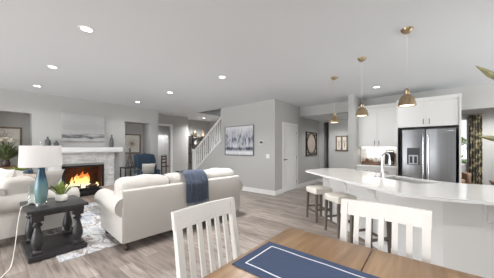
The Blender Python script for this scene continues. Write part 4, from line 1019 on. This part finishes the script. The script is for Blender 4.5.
def shrub(x, y, r, label):
    t = thing('shrub', label, 'shrub', (x, y, -.15)); b = bm_(); rnd = random.Random(int(x * 10 + y))
    for k in range(420):
        a = rnd.random() * 6.28; e = math.asin(rnd.uniform(-.6, 1)); q = r * rnd.uniform(.75, 1)
        p = Vector((math.cos(a) * math.cos(e) * q, math.sin(a) * math.cos(e) * q, r + math.sin(e) * q * 1.1)); d = Vector((rnd.uniform(-1, 1), rnd.uniform(-1, 1), rnd.uniform(-.3, 1))).normalized()
        leafblade(b, p, p + d * .1, p + d * .2, .12, 3)
    obj('foliage', b, 'leaflight', t)
    b = bm_(); lathe(b, [(.05, 0), (.04, r)], 8); obj('trunk', b, 'walnut', t)
shrub(1.05, 12.4, .9, 'green shrub outside the far window, next to the curtain edge')
can_light(1.6, 8.6, 'added unseen fill light in the ceiling past the refrigerator', power=280)  # out-of-view can added to lift the dark sunroom

# ------------------------------------------------------------------ dining table and chairs
DX0, DX1, DYa, DYb, DZt = -.83, 1.15, .50, 1.53, .75
dt = thing('dining_table', 'brown wooden dining table in the foreground under a blue runner', 'table', (0, 0, 0))
for k, (x0, x1) in enumerate(((DX0, -.262), (-.258, .558), (.562, DX1))):
    b = bm_(); rbox(b, x0, x1, DYa, DYb, DZt - .035, DZt, .004, 2); obj('table_leaf', b, 'table', dt)
b = bm_()
for x0, x1, y0, y1 in ((DX0 + .08, DX1 - .08, DYa + .08, DYa + .1), (DX0 + .08, DX1 - .08, DYb - .1, DYb - .08), (DX0 + .08, DX0 + .1, DYa + .1, DYb - .1), (DX1 - .1, DX1 - .08, DYa + .1, DYb - .1)): box(b, x0, x1, y0, y1, DZt - .125, DZt - .036)
obj('apron', b, 'white_wood', dt)
for x in (DX0 + .12, DX1 - .12):
    for y in (DYa + .12, DYb - .12):
        b = bm_(); box(b, x - .04, x + .04, y - .04, y + .04, .6, DZt - .036); lathe(b, [(.025, 0), (.035, .05), (.03, .1), (.045, .4), (.03, .52), (.042, .6)], 16, Matrix.Translation((x, y, 0))); obj('leg', b, 'white_wood', dt)
b = bm_(); ry0, ry1, rx0, rx1 = .845, 1.20, -.80, 1.0; nx, ny = 60, 10; G = []
def rz(x, y): return DZt + .006 + .0018 * math.sin(x * 9 + 1) * math.sin(y * 11) 
for i in range(nx + 1): G.append([b.verts.new((rx0 + (rx1 - rx0) * i / nx, ry0 + (ry1 - ry0) * j / ny, rz(rx0 + (rx1 - rx0) * i / nx, ry0 + (ry1 - ry0) * j / ny))) for j in range(ny + 1)])
for i in range(nx):
    for j in range(ny): b.faces.new((G[i][j], G[i + 1][j], G[i + 1][j + 1], G[i][j + 1]))
ex = bmesh.ops.extrude_edge_only(b, edges=[e for e in b.edges if e.is_boundary])
for v in ex['geom']:
    if isinstance(v, bmesh.types.BMVert): v.co.z = DZt + .0005
rn = obj('table_runner', b, 'runner'); tag(rn, 'slate blue table runner with thin white border line on the dining table', 'table runner')
b = bm_(); k = .052; sw = .0035
def strip(x0, x1, y0, y1):
    n = max(1, int(max(x1 - x0, y1 - y0) / .03)); alongx = (x1 - x0) > (y1 - y0); prev = None
    for i in range(n + 1):
        t_ = i / n
        if alongx: wv = .002 * math.sin(i * .7); P = [(x0 + (x1 - x0) * t_, y0 + wv), (x0 + (x1 - x0) * t_, y1 + wv)]
        else: P = [(x0, y0 + (y1 - y0) * t_), (x1, y0 + (y1 - y0) * t_)]
        cur_ = [b.verts.new((p[0], p[1], rz(*p) + dz)) for p in P for dz in (.0003, .0014)]
        if prev:
            for a, c in ((0, 1), (1, 3), (3, 2), (2, 0)): b.faces.new((prev[a], prev[c], cur_[c], cur_[a]))
        prev = cur_
strip(rx0 + k, rx1 - k, ry1 - k - sw, ry1 - k + sw); strip(rx0 + k, rx1 - k, ry0 + k - sw, ry0 + k + sw); strip(rx0 + k - sw, rx0 + k + sw, ry0 + k, ry1 - k); strip(rx1 - k - sw, rx1 - k + sw, ry0 + k, ry1 - k)
obj('border_line', b, 'stripe', rn, label='thin white stitched border line')

def dchair():
    """front faces +y, origin on the floor under the back posts"""
    t = thing('dining_chair', 'x', 'chair', (0, 0, 0), 0, 'white slat back dining chairs')
    W2 = .225; lean = lambda z: -.16 * max(0, z - .45)
    b = bm_(); rbox(b, -.23, .23, .0, .42, .43, .465, .01); obj('seat', b, 'white_wood', t)
    for s in (-1, 1):
        b = bm_(); box(b, s * .2 - .02, s * .2 + .02, .37, .41, 0, .43); obj('leg', b, 'white_wood', t)
        b = bm_()
        prism(b, [(-.02 - .05, 0), (.02 - .05, 0), (.02, .45), (.018 + lean(.98), .98), (-.016 + lean(.98), .98), (-.022, .45)], s * W2 - .02, s * W2 + .02, 'yz'); obj('back_post', b, 'white_wood', t)
    for k in range(5):
        x = (-2 + k) * .073; b = bm_(); prism(b, [(-.008 + lean(.47), .465), (.008 + lean(.47), .465), (.008 + lean(.92), .92), (-.008 + lean(.92), .92)], x - .0155, x + .0155, 'yz'); obj('back_slat', b, 'white_wood', t)
    b = bm_(); nseg = 12; pr = []
    for i in range(nseg + 1):
        x = -.25 + .5 * i / nseg; c = -.012 * (1 - (x / .25) ** 2)
        pr.append([b.verts.new((x, y + c + lean(z), z)) for (y, z) in ((-.014, .90), (.014, .90), (.014, 1.0 + .003 * (1 - (x / .25) ** 2)), (-.014, 1.0 + .003 * (1 - (x / .25) ** 2)))])
    for i in range(nseg):
        for a in range(4): b.faces.new((pr[i][a], pr[i][(a + 1) % 4], pr[i + 1][(a + 1) % 4], pr[i + 1][a]))
    b.faces.new(pr[0]); b.faces.new(pr[-1][::-1]); obj('top_rail', b, 'white_wood', t)
    for s in (-1, 1):
        b = bm_(); box(b, s * .2 - .01, s * .2 + .01, -.02, .37, .18, .21); obj('stretcher', b, 'white_wood', t)
    return t
c0 = dchair(); c0.location = (-1.03, .94, 0); c0.rotation_euler = (0, 0, R(-90)); c0['label'] = 'white slat back chair at the left end of the dining table'
c1 = dup(c0, (-.232, 1.575, 0), R(180), 'white slat back chair at the far side of the dining table, before the island')

# plant on the table, just outside the frame, whose blades reach in at the right edge
pl = thing('potted_yucca', 'olive green pointed plant blades reaching in at the right edge', 'plant', (.41, 1.335, DZt))
b = bm_(); lathe(b, [(.06, 0), (.08, .02), (.085, .14), (.075, .16), (.068, .16), (0, .14)], 24); obj('pot', b, 'pot', pl)
fw = Vector((-.6361, .7716, 0)); rt = Vector((.7716, .6361, 0))
def wp(px, py, d): return fw * d + rt * ((px - 247) / 219.6 * d) + Vector((0, 0, 1.37 - (py - 147.4) / 219.6 * d)) - Vector((.41, 1.335, DZt))
b = bm_(); s = Vector((0, 0, .14))
def blade(pts, wd):
    pts = smooth_pts(pts, 8); prev = None; n_ = len(pts) - 1
    for i, p in enumerate(pts):
        d = (pts[min(i + 1, n_)] - pts[max(i - 1, 0)]).normalized(); sd_ = d.cross(Vector((.15, .98, .1))).normalized(); nn = sd_.cross(d)
        t_ = i / n_; ww = wd * .5 * min(1, .5 + 1.2 * t_) * min(1, (1 - t_) * 4.2 + .03)
        cur_ = [b.verts.new(p - sd_ * ww + nn * ww * .35), b.verts.new(p), b.verts.new(p + sd_ * ww + nn * ww * .35), b.verts.new(p - nn * .004 * min(1, ww * 90))]
        if prev:
            for k in range(4): b.faces.new((prev[k], prev[(k + 1) % 4], cur_[(k + 1) % 4], cur_[k]))
        else: b.faces.new(cur_[::-1])
        prev = cur_
    b.faces.new(prev)
blade([s, wp(560, 150, .80), wp(508, 86, .92), wp(491, 74.5, .965), wp(475.5, 65.5, 1.0)], .026)
blade([s, wp(560, 165, .80), wp(512, 143, .86), wp(494, 138.6, .88), wp(476.5, 136, .9)], .022)
rnd = random.Random(9)
for k in range(14):
    a = R(-100) + R(150) * k / 13; e = rnd.uniform(.3, 1.2); ln = rnd.uniform(.35, .5)
    d = Vector((math.cos(a) * math.cos(e), math.sin(a) * math.cos(e), math.sin(e))); leafblade(b, s, s + d * ln * .5 + Vector((0, 0, .05)), s + d * ln, .036, 8, .004)
obj('blades', b, 'blade', pl)
